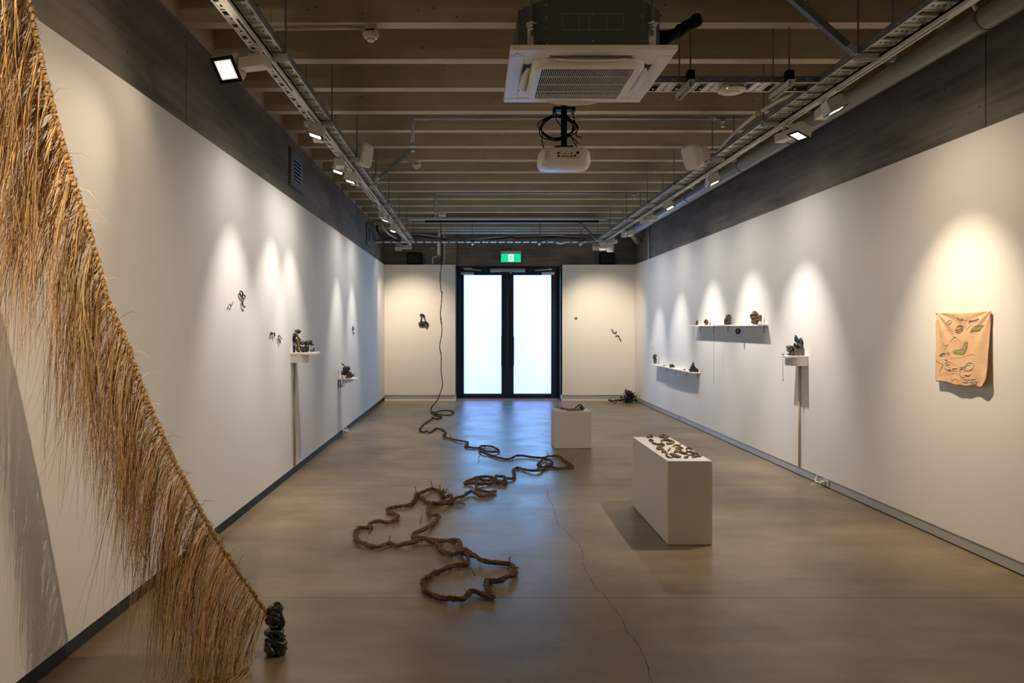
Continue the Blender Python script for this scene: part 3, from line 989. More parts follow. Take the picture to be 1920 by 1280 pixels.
for i, (u_, w_, h_) in enumerate(((-.28, .016, .012), (-.28, .016, .012), (-.12, .010, .010), (-.03, .010, .006), (-.03, .010, .006), (.06, .008, .008), (.20, .014, .008), (.20, .012, .008), (.33, .012, .014), (.43, .02, .016))):
    zz = zb + .048 + (.022 if i in (1, 4, 7, 9) else 0)
    MB().box(xm + hw * u_ - w_ / 2, xm + hw * u_ + w_ / 2, yb_ - .007, yb_ - .003, zz, zz + h_).build('port', 'black', pj_)
vt = MB()
for i in range(9):
    x = xm - hw * .78 + i * .0085
    vt.box(x, x + .003, yb_ + .006, yb_ + .012, zb + .03, zt - .03)
vt.build('vent_slots', 'ivory', pj_)
mz = P(0, 265, PD).z
MB().box(xm - .13, xm + .15, PD - .03, PD + .16, zt, zt + .008).build('mount_plate', 'ivory', pj_, bevel=.002)
MB().box(xm - .07, xm + .07, PD - .02, PD + .10, zt + .008, zt + .03).build('mount_bracket', 'black_metal', pj_, bevel=.002)
MB().box(xm - .022, xm + .022, PD - .01, PD + .03, zt + .03, JZ + .02).build('mount_pole', 'black_metal', pj_, bevel=.003)
zc = P(0, 205, PD).z
MB().box(xm - .082, xm + .082, PD - .03, PD + .05, zc - .008, zc + .012).box(xm - .082, xm - .066, PD - .03, PD + .05, zc - .035, zc).box(xm + .06, xm + .082, PD - .03, PD + .05, zc - .02, zc).build('mount_collar', 'black_metal', pj_)
RR = random.Random(3)
for i in range(5):
    c = P(1046 + RR.uniform(-4, 4), 240 + RR.uniform(-3, 3), PD - .04)
    r1, r2 = RR.uniform(.10, .135), RR.uniform(.075, .10)
    ph = RR.uniform(0, 6)
    loop = [c + Vector((math.cos(a + ph) * r1 + .01 * math.sin(3 * a), .02 * math.sin(a * 2 + i), math.sin(a + ph) * r2)) for a in [2 * math.pi * q / 36 for q in range(36)]]
    MB().tube(loop, .0042, 6, closed=True).build('cable_coil', 'black', pj_, smooth=True)
for path in ([(1043, 212), (1043, 224), (1050, 234), (1062, 250), (1078, 262), (1084, 270)], [(1074, 212), (1078, 230), (1083, 242), (1080, 254), (1091, 258)],
             [(1070, 255), (1076, 266), (1081, 276), (1082, 290)], [(1020, 245), (1016, 262), (1020, 278)], [(1083, 236), (1070, 224), (1062, 215)]):
    pp = catmull([P(a, b, PD - .13 + .02 * i) if (a, b) == (1082, 290) else P(a, b, PD - .06) for i, (a, b) in enumerate(path)], .01)
    MB().tube(pp, .004, 6).build('cable', 'black', pj_, smooth=True)


# round ceiling detectors
def detector(label, x, y, ztop, r, conduit=None, tall=1.0):
    t = thing('smoke_detector', label, 'smoke detector', (x, y, ztop), 'round smoke detectors')
    s_ = r / .055 * tall
    MB().lathe((x, y, ztop), [(r * .8, 0), (r * .8, -.018 * s_), (r * .75, -.02 * s_)], 28).build('base_ring', 'ivory', t)
    MB().lathe((x, y, ztop), [(r * .86, -.019 * s_), (r, -.024 * s_), (r, -.036 * s_), (r * .82, -.048 * s_), (r * .5, -.052 * s_), (r * .46, -.060 * s_), (r * .2, -.062 * s_)], 28).build('detector_head', 'ivory', t, smooth=False)
    MB().box(x - r * .5, x + r * .5, y - r * 1.005 - .002, y - r * .8, ztop - .030 * s_, ztop - .026 * s_).build('vent_slit', 'black', t)
    if conduit:
        MB().cyl(conduit, (x - r * .8, y, conduit[2]), .011, 10).build('conduit', 'ivory', t, smooth=True)
    return t


p = P(695, 47, 4.80)
detector('near smoke detector fed by a conduit left of the air conditioner', p.x, 4.806, JZ - .0, .056, (P(495, 50, 4.8).x, 4.83, JZ - .014), 1.7)
y2 = J0 + 6 * JD
detector('small smoke detector between the left brace and the projector', (781 - 888) * y2 / FL, y2, JZ, .055, ((702 - 888) * y2 / FL, y2, JZ - .012), 1.6)
detector('wide smoke detector with a green light under the short cross tray', (1373 - 888) * 4.95 / FL, 4.96, TZ - .005, .095, None, .45)
detector('flat smoke detector under the far cross tray above the right wall panel', P(1052, 0, 13.95).x, 13.98, TZ - .002, .08, None, .5)
p = P(1360, 170, 4.9)
MB().cyl((p.x, 4.862, TZ - .047), (p.x, 4.866, TZ - .047), .004, 8).build('indicator_light', mat('green_led', (0, .5, .1), emit=(.1, 1, .2), estr=2), bpy.data.objects['smoke_detector.002'])


def pipe_run(name, label, cat, path, r, m='pipe', fit=None, step=None):
    t = thing(name, label, cat, path[0])
    MB().tube(path, r, 14).build('pipe', m, t, smooth=True)
    for q in fit or []:
        a, b = Vector(q[0]), Vector(q[1])
        MB().cyl(a, b, r * q[2], 14).build('coupling', m, t)
    return t


def bend(p, q, s_, r):          # rounded elbow between three points
    p, q, s_ = Vector(p), Vector(q), Vector(s_)
    a = q + (p - q).normalized() * r; c = q + (s_ - q).normalized() * r
    return [a] + [(a.lerp(q, t)).lerp(q.lerp(c, t), t) for t in (.25, .5, .75)] + [c]


def sprinkler(label, px_l, px_r, yd, zt_, drop_px, right_drop):
    xl, xr = (px_l - 888) * yd / FL, (px_r - 888) * yd / FL
    t = thing('sprinkler_pipe', label, 'pipe', (xl, yd, zt_))
    zb_ = P(0, drop_px, yd).z
    path = [(xl, yd, zb_ + .03)] + bend((xl, yd, zb_), (xl, yd, zt_), (xr, yd, zt_), .03) + [(xr, yd, zt_)]
    MB().tube(path, .017, 12).build('pipe', 'pipe', t, smooth=True)
    for x in (xl + .12, xl + .38, xl + .42, (xl + xr) / 2, xr - .3):
        MB().cyl((x - .02, yd, zt_), (x + .02, yd, zt_), .024, 12).build('coupling', 'pipe', t)
    MB().cyl((xl, yd, zt_ - .07), (xl, yd, zt_ - .04), .023, 12).build('coupling', 'pipe', t)

    def head(x, z):
        hd = MB().lathe((x, yd, z), [(.022, .03), (.024, .0), (.012, -.01), (.010, -.02)], 12).build('sprinkler_head', 'silver', t)
        MB().tube([(x - .012, yd, z - .01), (x - .016, yd, z - .03), (x, yd, z - .05), (x + .016, yd, z - .03), (x + .012, yd, z - .01)], .003, 6).build('yoke', 'silver', hd)
        MB().lathe((x, yd, z - .052), [(.018, 0), (.018, .003)], 12).build('deflector', 'silver', hd)
    head(xl, zb_ + .02)
    if right_drop:
        xr2 = (right_drop[0] - 888) * yd / FL
        head(xr2, P(0, right_drop[1], yd).z + .02)
        MB().cyl((xr2, yd, P(0, right_drop[1], yd).z + .05), (xr2, yd, zt_), .012, 10).build('drop_pipe', 'pipe', t)


sprinkler('near sprinkler pipe crossing behind the projector', 774, 1395, 7.10, CAMZ + 2.08, 278, (1355, 232))
sprinkler('far sprinkler pipe crossing above the roller screen', 817, 1232, 11.04, CAMZ + 2.075, 403, (1189, 368))
t = thing('junction_box', 'small white junction box beside the far sprinkler head', 'box', P(827, 400, 11.0))
a, b = P(822, 405, 11.0), P(835, 399, 11.0)
MB().box(a.x, b.x, 10.95, 11.05, a.z, b.z).build('box_body', 'white_metal', t, bevel=.003)
MB().cyl((a.x - .9, 11.0, (a.z + b.z) / 2 + .02), (a.x, 11.0, (a.z + b.z) / 2 + .02), .01, 8).build('conduit', 'white_metal', t)

# big grey pipe along the right side
GX_, GZ_ = 3.20, CAMZ + 1.93
t = thing('drain_pipe', 'thick grey painted pipe running along the right concrete beam', 'pipe', (GX_, 6, GZ_))
path = [(GX_, YF + .02, GZ_), (GX_, 14.15, GZ_)] + bend((GX_, 14, GZ_), (GX_, 14.5, GZ_), (GX_ + .12, 14.62, GZ_ - .10), .1) + [(GX_ + .20, 14.72, GZ_ - .16)]
MB().tube(path, .073, 24).build('pipe', 'pipe', t, smooth=True)
for i, y in enumerate((4.46, 7.22, 8.52, 10.6, 12.6, 14.1)):
    MB().cyl((GX_, y - .012, GZ_), (GX_, y + .012, GZ_), .080, 24).build('pipe_clamp', 'galv_dark', t)
    MB().cyl((GX_ - .06, y, GZ_ + .05), (GX_ - .10, y, GZ_ + .12), .012, 8).build('clamp_bolt', 'galv', t)
    MB().cyl((GX_, y, GZ_ + .08), (GX_, y, JZ + .5), .006, 8).build('hanger_rod', 'galv_dark', t)

# end-wall pipes and conduits
for i, (py, d, r, m_, lab) in enumerate(((430.5, 14.35, .018, 'galv', 'upper bright steel pipe crossing above the far cross tray'), (436.0, 14.75, .024, 'galv', 'lower bright steel pipe crossing above the far cross tray'))):
    z = P(0, py, d).z
    x0 = P(822, 0, d).x; x1 = P(1150, 0, d).x
    t = thing('ceiling_pipe', lab, 'pipe', (x0, d, z), 'steel pipes above the end doors')
    path = [(x0, d, z - .45)] + bend((x0, d, z - .45), (x0, d, z), (x1, d, z), .05) + [(x1, d, z)]
    MB().tube(path, r, 12).build('pipe', m_, t, smooth=True)
CY = CB - .02
for path, lab in (([(822, 428), (826, 432), (826.5, 436), (826.5, 478), (813, 482), (811, 484), (811, 494)], 'white conduit with a dog-leg above the left end panel'),
                  ([(826, 425), (829, 437), (833, 442), (833, 494)], 'straight white conduit next to the dog-leg one')):
    pts = [P(a, b, CY - .03) for a, b in path]
    t = thing('wall_conduit', lab, 'conduit', pts[-1], 'white conduits on the end wall')
    MB().tube(pts, .019, 10).build('pipe', 'white_metal', t, smooth=True)
    MB().cyl(pts[-1] + Vector((0, 0, 0)), pts[-1] + Vector((0, 0, .03)), .028, 10).build('coupling', 'white_metal', t)
    MB().box(pts[-1].x - .035, pts[-1].x + .035, CY - .015, CB, P(0, 465, CY).z - .01, P(0, 465, CY).z + .01).build('saddle', 'white_metal', t)
t = thing('wall_conduit', 'thin white vertical conduit on the right concrete beam near the far corner', 'conduit', (CR - .02, 14.1, WT), 'white conduits on the end wall')
MB().tube([(CR - .02, 14.1, WT + .005), (CR - .02, 14.1, JZ)], .018, 10).build('pipe', 'white_metal', t, smooth=True)
# cable lying along the right tray and looped cables in the far left corner
pp = catmull([P(706, 424, 13.3), P(708, 432, 13.4), P(714, 442, 13.6), P(722, 449, 13.9)], .02)
t = thing('cable_bundle', 'dark grey cables curving down in the far left ceiling corner', 'cable', pp[0])
MB().tube(pp, .022, 8).build('cable', 'black', t, smooth=True)
MB().tube([p + Vector((.1 + .04 * i / 10, 0, .03)) for i, p in enumerate(pp)], .018, 8).build('cable', 'ivory', t, smooth=True)
pp = catmull([(-1.8, 13.98, TZ + .05), (-1.2, 13.98, TZ + .12), (-.7, 13.97, TZ + .07), (-.1, 13.99, TZ + .03), (.6, 13.99, TZ + .08), (.75, 13.99, TZ + .12), (.85, 13.99, TZ + .07), (1.5, 13.98, TZ + .10), (2.2, 14, TZ + .06)], .05)
t = thing('cable_bundle', 'black cables lying in the far cross tray above the exit sign', 'cable', pp[0])
MB().tube(pp, .012, 6).build('cable', 'black', t, smooth=True)
MB().tube([p + Vector((0, .04, .02 + .015 * math.sin(p.x * 5))) for p in pp], .016, 6).build('cable', 'ivory', t, smooth=True)
pp = catmull([(2.38, 5.2, TZ + .04), (2.345, 5.5, TZ + .065), (2.325, 6.0, TZ + .075), (2.34, 6.5, TZ + .06), (2.38, 7.0, TZ + .03)], .03)
t = thing('cable_bundle', 'white cable bulging over the side of the right tray past the cross tray', 'cable', pp[0])
MB().tube(pp, .016, 8).build('cable', 'ivory', t, smooth=True)
i0 = len(pp) // 3
MB().tube(pp[i0:i0 + 4], .019, 8).build('yellow_tape', 'yellow_clay', t)

# projection roller screen
z = P(0, 412, 13.0).z
x0, x1 = P(765, 0, 12.9).x, P(1135, 0, 12.9).x
t = thing('roller_screen', 'long white roller screen casing with a black slot under the far joists', 'projection screen', ((x0 + x1) / 2, 12.95, z))
z = P(0, 413.5, 13.0).z
MB().box(x0, x1, 12.88, 12.97, z, z + .042).build('casing', 'white_metal', t, bevel=.004)
MB().box(x0 + .3, x1 - .1, 12.97, 13.05, z - .03, z + .06).build('fabric_roll', 'black', t, bevel=.004)
for x in (x0, x1):
    MB().lathe((x, 12.93, z + .0), [(.03, 0), (.03, .05)], 16).build('end_cap', 'white_metal', t)


# white wall speakers on the trays, black ones on the ledge
def white_speaker(label, x, y, z, yaw, tilt):
    t = thing('white_speaker', label, 'speaker', (x, y, z), 'white ceiling speakers')
    q = (Matrix.Rotation(yaw, 3, 'Z') @ Matrix.Rotation(tilt, 3, 'X'))
    c = Vector((x, y, z))
    vs = []
    prof = [(-.075, .06), (-.02, .105), (.055, .115), (.07, .10)]
    for dy, r_ in prof:
        for i in range(20):
            a = 2 * math.pi * i / 20
            ca, sa = math.cos(a), math.sin(a)
            e = Vector((math.copysign(abs(ca) ** .4, ca) * r_ * .85, -dy, math.copysign(abs(sa) ** .4, sa) * r_ * 1.05))
            vs.append(c + q @ e)
    fs = [(i * 20 + k, i * 20 + (k + 1) % 20, (i + 1) * 20 + (k + 1) % 20, (i + 1) * 20 + k) for i in range(3) for k in range(20)]
    fs += [tuple(range(19, -1, -1)), tuple(range(60, 80))]
    MB().add(vs, fs).build('cabinet', 'white_plastic', t, bevel=.003)
    gc = c + q @ Vector((0, -.072, 0))
    MB().obox(gc, q @ Vector((.075, 0, 0)), q @ Vector((0, .003, 0)), q @ Vector((0, 0, .095))).build('front_grille', 'white_plastic', t, bevel=.002)
    bk = c + q @ Vector((0, .07, 0))
    MB().obox(bk + q @ Vector((0, .03, 0)), q @ Vector((.055, 0, 0)), q @ Vector((0, .045, 0)), q @ Vector((0, 0, .07))).build('rear_box', 'ivory', t, bevel=.004)
    tx = TL1 if x < 0 else TR0
    MB().tube([bk, Vector((bk.x, bk.y, TZ + .03)), Vector((tx, bk.y, TZ + .03))], .012, 8).build('mount_arm', 'ivory', t)


p = P(1302, 293, 6.9)
white_speaker('white loudspeaker on an arm beside the right cable tray', p.x, 6.9, p.z, math.radians(-62), math.radians(20))
p = P(679, 291, 7.3)
white_speaker('white loudspeaker beyond the left cable tray, seen edge on', p.x, 7.3, p.z, math.radians(62), math.radians(10))
for px, lab in ((777, 'black loudspeaker on the ledge above the left end panel'), (1138, 'black loudspeaker on the ledge above the right end panel')):
    d = 15.25
    a, b = P(px - 14.2, 494.6, d), P(px + 14.2, 473.5, d)
    t = thing('black_speaker', lab, 'speaker', ((a.x + b.x) / 2, d, WT), 'black ledge speakers')
    MB().box(a.x, b.x, d - .06, d + .08, WT, WT + .012).build('foot', 'black', t)
    MB().box(a.x, b.x, d - .08, d + .085, WT + .012, b.z).build('cabinet', 'black', t, bevel=.03, seg=3)
    MB().box(a.x + .02, b.x - .02, d - .084, d - .08, WT + .05, b.z - .03).build('grille', 'black_metal', t)

# wall vents
for i, (y0, y1, z0, z1, lab) in enumerate(((7.53, 8.11, CAMZ + 1.50, CAMZ + 1.916, 'near square grey vent grille in the left concrete beam'), (12.95, 13.5, CAMZ + 1.50, CAMZ + 1.91, 'far square grey vent grille in the left concrete beam'))):
    t = thing('vent_grille', lab, 'vent', (CL, (y0 + y1) / 2, z0), 'square vents in the left beam')
    x = CL
    MB().box(x, x + .012, y0, y1, z0, z1).build('backing_plate', 'ac_body', t)
    fy0, fy1 = y0 + .16, y1 - .13; fz0, fz1 = z0 + .10, z1 - .08
    MB().box(x + .012, x + .022, y0 + .02, fy0, z0 + .02, z1 - .02).box(x + .012, x + .022, fy1, y1 - .02, z0 + .02, z1 - .02) \
        .box(x + .012, x + .022, fy0, fy1, z0 + .02, fz0).box(x + .012, x + .022, fy0, fy1, fz1, z1 - .02).build('frame', 'galv_dark', t, bevel=.002)
    MB().box(x + .0125, x + .014, fy0, fy1, fz0, fz1).build('duct', 'dark_slot', t)
    for k in range(6):
        zz = fz0 + (fz1 - fz0) * (k + .5) / 6
        MB().obox((x + .022, (fy0 + fy1) / 2, zz), Vector((.010, 0, -.007)), Vector((0, (fy1 - fy0) / 2, 0)), Vector((.001, 0, .0014))).build('louvre', 'pipe', t)


# power outlets along the skirtings
def outlet(label, side, y, plug):
    x = XR + .006 if side > 0 else XL - .022
    s_ = -side
    t = thing('power_outlet', label, 'power outlet', (x, y, .02), 'double power outlets in the skirting')
    bxs = lambda a, b: (min(x + s_ * a, x + s_ * b), max(x + s_ * a, x + s_ * b))
    MB().box(*bxs(0, .008), y - .058, y + .058, .014, .084).build('face_plate', 'silver' if side > 0 else 'white_plastic', t, bevel=.002)
    for dy in (-.03, .03):
        MB().box(*bxs(.008, .010), y + dy - .012, y + dy + .012, .030, .052).build('socket', 'ivory', t)
        MB().box(*bxs(.008, .0115), y + dy - .006, y + dy + .006, .062, .076).build('switch', 'white_plastic', t)
    if plug:
        MB().box(*bxs(.010, .045), y + .016, y + .046, .028, .058).build('plug', 'white_plastic', t, bevel=.004)
        c = [Vector((x + s_ * .045, y + .03, .043)), Vector((x + s_ * .06, y + .07, .04)), Vector((x + s_ * .05, y + .14, .045)), Vector((x + s_ * .02, y + .17, .06)), Vector((x + s_ * .008, y + .175, .095))]
        MB().tube(catmull(c, .01), .006, 8).build('plug_cord', 'white_plastic', t, smooth=True)
        c = [Vector((x + s_ * .045, y + .02, .04)), Vector((x + s_ * .07, y + .06, .012)), Vector((x + s_ * .09, y + .12, .006)), Vector((x + s_ * .04, y + .18, .006)), Vector((x + s_ * .01, y + .16, .03))]
        MB().tube(catmull(c, .01), .0035, 6).build('plug_cord', 'white_plastic', t, smooth=True)


outlet('double outlet with a white plug and looped cord on the right skirting', 1, 6.92, True)
outlet('double outlet on the right skirting beyond the tall plinth', 1, 11.98, False)
outlet('white outlet with a plug on the left black skirting below the bracket shelf', -1, 10.45, True)

# ------------------------------------------------------------------ plinths
PX0, PX1, PY0, PY1, PH = 1.383, 1.700, 5.09, 6.21, .60
o = MB().box(PX0, PX1, PY0, PY1, .004, PH).build('plinth', 'plinth', None, ((PX0 + PX1) / 2, (PY0 + PY1) / 2, 0), bevel=.0015)
tag(o, 'long narrow white plinth carrying many brown bark pieces', 'plinth')
MB().box(PX0 + .01, PX1 - .01, PY0 + .01, PY1 - .01, 0, .004).build('foot_strip', 'black_line', o)
QX0, QX1, QY0, QY1, QH = 1.038, 1.509, 9.15, 9.57, .4746
o = MB().box(QX0, QX1, QY0, QY1, .004, QH).build('plinth', 'plinth', None, ((QX0 + QX1) / 2, (QY0 + QY1) / 2, 0), bevel=.0015)
tag(o, 'small cubic white plinth in mid room with one orange clay limb', 'plinth')
MB().box(QX0 + .01, QX1 - .01, QY0 + .01, QY1 - .01, 0, .004).build('foot_strip', 'black_line', o)


# ------------------------------------------------------------------ hand-modelled bits
def lumpy_tube(mb, pts, r, seed=0, amp=.35, freq=30, n=8, step=None, taper=.55):
    pts = catmull(pts, step or r * .7)
    m = len(pts)
    o = len(mb.v)
    u = None
    off = Vector((seed * 3.1, seed * 1.7, seed * 5.3))
    for i, p in enumerate(pts):
        t = (pts[min(i + 1, m - 1)] - pts[max(i - 1, 0)])
        t = t.normalized() if t.length > 1e-9 else Vector((0, 0, 1))
        if u is None: u, w = orth(t)
        u = (u - t * u.dot(t)).normalized(); w = t.cross(u)
        e = min(i, m - 1 - i) / max(1, m * .18)
        k_ = taper + (1 - taper) * min(1, e) ** .6
        rr = r(i / (m - 1)) if callable(r) else r
        for k in range(n):
            a = 2 * math.pi * k / n
            q = u * math.cos(a) + w * math.sin(a)
            d = 1 + amp * 1.6 * noise.noise((p + q * rr) * freq + off) + amp * noise.noise((p + q * rr) * freq * 2.6 + off)
            mb.v.append(tuple(p + q * rr * k_ * max(.25, d)))
    for i in range(m - 1):
        for k in range(n):
            mb.f.append((o + i * n + k, o + i * n + (k + 1) % n, o + (i + 1) * n + (k + 1) % n, o + (i + 1) * n + k))
    mb.f.append(tuple(o + k for k in range(n - 1, -1, -1)))
    mb.f.append(tuple(o + (m - 1) * n + k for k in range(n)))
    return mb


def LT(pts, r, **kw): return lumpy_tube(MB(), pts, r, **kw)


# bark pieces on the long plinth: paths on its top, read in a zoomed survey of the plinth
def Z6(x, y, h=PH): return F(1180 + x / 11.294, 800 + y / 11.294, h)


BARK = [
    ('bark fragment with an upright spike at the far left of the long plinth', [[(390, 245), (430, 215), (490, 240)]], 19, 'bark', (480, 215, 495, 180)),
    ('crumpled bark chip just in front of the spiked one', [[(415, 300), (460, 290), (505, 315)], [(460, 300), (480, 335)]], 14, 'bark_dark', None),
    ('oval bark slab lying alone at the far right end of the plinth', [[(630, 225), (700, 200), (780, 215), (840, 230)], [(640, 235), (740, 245), (830, 235)]], 17, 'bark', None),
    ('arched bark piece behind the middle of the plinth', [[(675, 325), (720, 300), (800, 305), (880, 320), (930, 345), (890, 375), (820, 380), (790, 365)]], 17, 'bark', None),
    ('long slanting bark strip along the left edge of the plinth', [[(480, 345), (540, 375), (620, 395), (690, 380), (740, 425)]], 15, 'bark_dark', None),
    ('rounded bark knot with a hole in front of the slanting strip', [[(575, 465), (620, 440), (685, 450), (680, 480), (620, 492), (575, 470)]], 14, 'bark', None),
    ('tiny upright bark stick in the middle of the plinth', [[(825, 525), (850, 490), (868, 460)]], 11, 'bark', None),
    ('claw shaped bark piece at the right of the middle', [[(930, 435), (970, 405), (1040, 410), (1095, 385)], [(1040, 415), (1080, 450), (1145, 472)], [(985, 470), (1060, 450)]], 12, 'bark', None),
    ('pale forked bark lump in the centre of the plinth', [[(960, 560), (990, 520), (1050, 490), (1110, 510)], [(960, 560), (1040, 545), (1120, 525)]], 14, 'bark', None),
    ('stubby bark piece with side twigs near the left edge', [[(700, 490), (730, 530), (780, 560), (800, 600)], [(730, 545), (695, 560)]], 15, 'bark', None),
    ('thin dark curved bark peel at the front left corner', [[(775, 605), (810, 640), (860, 665), (915, 672)]], 11, 'bark_dark', None),
    ('broad knobbly bark chunk at the front centre', [[(845, 605), (920, 610), (1000, 625), (1090, 660)], [(900, 640), (990, 655), (1080, 665)]], 17, 'bark', None),
    ('straight dark bark bar behind the front row', [[(1060, 570), (1140, 580), (1225, 592)]], 16, 'bark_dark', None),
    ('small dark bark arch near the right edge', [[(1215, 500), (1225, 470), (1290, 470), (1330, 500)]], 13, 'bark_dark', None),
    ('long dark bark ridge along the right edge', [[(1205, 540), (1290, 550), (1390, 570), (1470, 605)], [(1300, 565), (1400, 600)]], 15, 'bark_dark', None),
    ('squarish bark block at the front edge', [[(1180, 675), (1210, 655), (1245, 640)], [(1185, 660), (1240, 670)]], 16, 'bark', None),
    ('pale rounded bark roll at the front right corner', [[(1330, 660), (1400, 650), (1480, 640), (1535, 632)]], 17, 'bark', None),
    ('flat dark bark strip between the block and the roll', [[(1240, 605), (1310, 612), (1380, 608)]], 10, 'bark_dark', None),
]
for i, (lab, paths, w, m_, spike) in enumerate(BARK):
    mb = MB()
    allp = []
    for j, path in enumerate(paths):
        pts = [Z6(x, y, PH) for x, y in path]
        d = sum((q.y for q in pts)) / len(pts)
        r_ = w / 11.294 * d / FL * 1.5
        pts = [q + Vector((0, 0, r_ * .95)) for q in pts]
        lumpy_tube(mb, pts, r_, seed=i * 3 + j, amp=.42, freq=38, n=9, taper=.5)
        allp += pts
    if spike:
        a, b = Z6(spike[0], spike[1]) + Vector((0, 0, .01)), Z6(spike[0], spike[1]) + Vector((.004, 0, .035))
        lumpy_tube(mb, [a, b], .004, seed=i, n=6)
    mb.v = [(x, y, max(z, PH + .0006)) for x, y, z in mb.v]
    c = sum(allp, Vector()) / len(allp); c.z = PH
    o = mb.build('bark_piece', m_, None, c, smooth=True)
    tag(o, lab, 'bark piece', 'bark pieces on the long plinth')

# clay limb on the cubic plinth
c = F(1068, 766, QH)
t = thing('clay_limb', 'orange clay limb with a black bulb end on the cubic plinth', 'sculpture', c)
LT([F(1041.5, 766, QH) + Vector((0, 0, .035)), F(1048, 768, QH) + Vector((0, 0, .035)), F(1053, 769, QH) + Vector((0, 0, .02))], .016, seed=2, amp=.25).build('yellow_tip', 'yellow_clay', t, smooth=True)
LT([F(1051, 769, QH) + Vector((0, 0, .034)), F(1058, 769.5, QH) + Vector((0, 0, .024)), F(1068, 770, QH) + Vector((0, 0, .016)), F(1080, 770, QH) + Vector((0, 0, .018)), F(1090, 769.5, QH) + Vector((0, 0, .02))],
   .019, seed=5, amp=.4).build('limb', 'orange_clay', t, smooth=True)
MB().blob(F(1091, 769.5, QH) + Vector((0, 0, .032)), (.038, .034, .033), 3, .25).build('bulb', 'glaze_black', t, smooth=True)
LT([F(1078, 769, QH) + Vector((0, 0, .02)), F(1084, 768, QH) + Vector((0, 0, .055)), F(1091, 768, QH) + Vector((0, 0, .066))], .014, seed=9, amp=.3).build('bulb_stalk', 'glaze_black', t, smooth=True)


# ------------------------------------------------------------------ small sculptures
def sculpture(name, label, base, parts, group=None, cat='sculpture'):
    """parts: (part name, material, [blobs], [tubes]); offsets from the base point"""
    base = Vector(base)
    if len(parts) == 1:
        nm, m_, blobs, tubes = parts[0]
        mb = MB()
        for i, (c, r, sd) in enumerate(blobs): mb.blob(base + Vector(c), r, sd, .38, 2.4, 3)
        for i, (pts, r) in enumerate(tubes): lumpy_tube(mb, [base + Vector(q) for q in pts], r, seed=i)
        mb.v = [(x, y, max(z, base.z + .0005)) for x, y, z in mb.v]
        return tag(mb.build(name, m_, None, base, smooth=True), label, cat, group)
    t = thing(name, label, cat, base, group)
    for nm, m_, blobs, tubes in parts:
        mb = MB()
        for i, (c, r, sd) in enumerate(blobs): mb.blob(base + Vector(c), r, sd, .38, 2.4, 3)
        for i, (pts, r) in enumerate(tubes): lumpy_tube(mb, [base + Vector(q) for q in pts], r, seed=i)
        mb.v = [(x, y, max(z, base.z + .0005)) for x, y, z in mb.v]
        mb.build(nm, m_, t, smooth=True)
    return t


# black glazed stack holding the foot of the straw fringe
SB = Vector((-.940, 3.39, 0))
sculpture('glazed_figure', 'shiny black glazed stacked figure on the floor at the foot of the straw fringe', SB, [
    ('base', 'glaze_black', [((-.012, .0, .035), (.040, .042, .048), 1), ((.026, -.005, .036), (.030, .036, .046), 2), ((.004, .0, .072), (.044, .04, .034), 12)], [([(-.04, -.03, .09), (-.02, -.04, .055), (.012, -.042, .02)], .009)]),
    ('coils', 'glaze_black', [], [([(-.03, -.036, .12), (0, -.046, .128), (.03, -.034, .12), (.04, -.01, .1)], .007), ([(-.03, -.03, .188), (-.008, -.046, .196), (.018, -.04, .18), (.03, -.02, .17)], .008), ([(-.02, -.034, .155), (.0, -.038, .145), (.02, -.034, .15)], .007), ([(.02, -.04, .075), (.044, -.03, .06), (.05, -.01, .03)], .009)]),
    ('waist', 'glaze_black', [((-.018, 0, .106), (.034, .034, .022), 3), ((.018, -.004, .112), (.028, .03, .022), 4), ((.030, -.008, .092), (.018, .02, .02), 5)], []),
    ('torso', 'glaze_black', [((.0, 0, .148), (.031, .028, .038), 6), ((-.004, -.008, .185), (.037, .034, .034), 7), ((-.036, -.004, .165), (.012, .014, .022), 8)], []),
    ('arm', 'glaze_black', [], [([(.026, -.008, .205), (.036, -.012, .165), (.040, -.012, .145), (.026, -.018, .13)], .012)]),
    ('head', 'glaze_black', [((-.014, -.004, .212), (.026, .024, .026), 9), ((.018, -.002, .216), (.020, .02, .026), 10)], [([(.024, 0, .205), (.022, 0, .232), (.004, 0, .244), (-.008, 0, .24)], .0115)]),
])

S5 = lambda x, y, d: P(525 + x / 9.84, 600 + y / 9.84, d)
# left wall shelf one: rounded bracket box and pole
SHZ = 1.291


def bracket_shelf(label, side, y0, y1, depth, ztop, boxd, boxh, pole_y, box=True):
    xw = XR if side > 0 else XL
    s_ = -side
    X = lambda a: xw + s_ * a
    bx = lambda a, b: (min(X(a), X(b)), max(X(a), X(b)))
    t = thing('wall_shelf', label, 'shelf', (X(0), (y0 + y1) / 2, ztop - .02), 'white wall shelves')
    MB().box(*bx(0, depth), y0, y1, ztop - .02, ztop).build('shelf_board', 'wood_white', t, bevel=.0015)
    poly = [(X(0.0), y0 + .006), (X(boxd * .55), y0 + .006)]
    ym = (y0 + y1) / 2; ry = (y1 - y0) / 2 - .006
    for i in range(1, 12):
        a = -math.pi / 2 + math.pi * i / 12
        poly.append((X(boxd * .55 + boxd * .45 * math.cos(a)), ym + ry * math.sin(a)))
    poly += [(X(boxd * .55), y1 - .006), (X(0), y1 - .006)]
    if side > 0: poly = poly[::-1]
    MB().prism(poly, ztop - .02 - boxh, ztop - .0205).build('rounded_bracket', 'wood_white', t)
    MB().cyl((X(.012), pole_y, .09), (X(.012), pole_y, ztop - .02 - boxh), .0105, 12).build('support_pole', 'pale_wood', t, smooth=True)
    return t


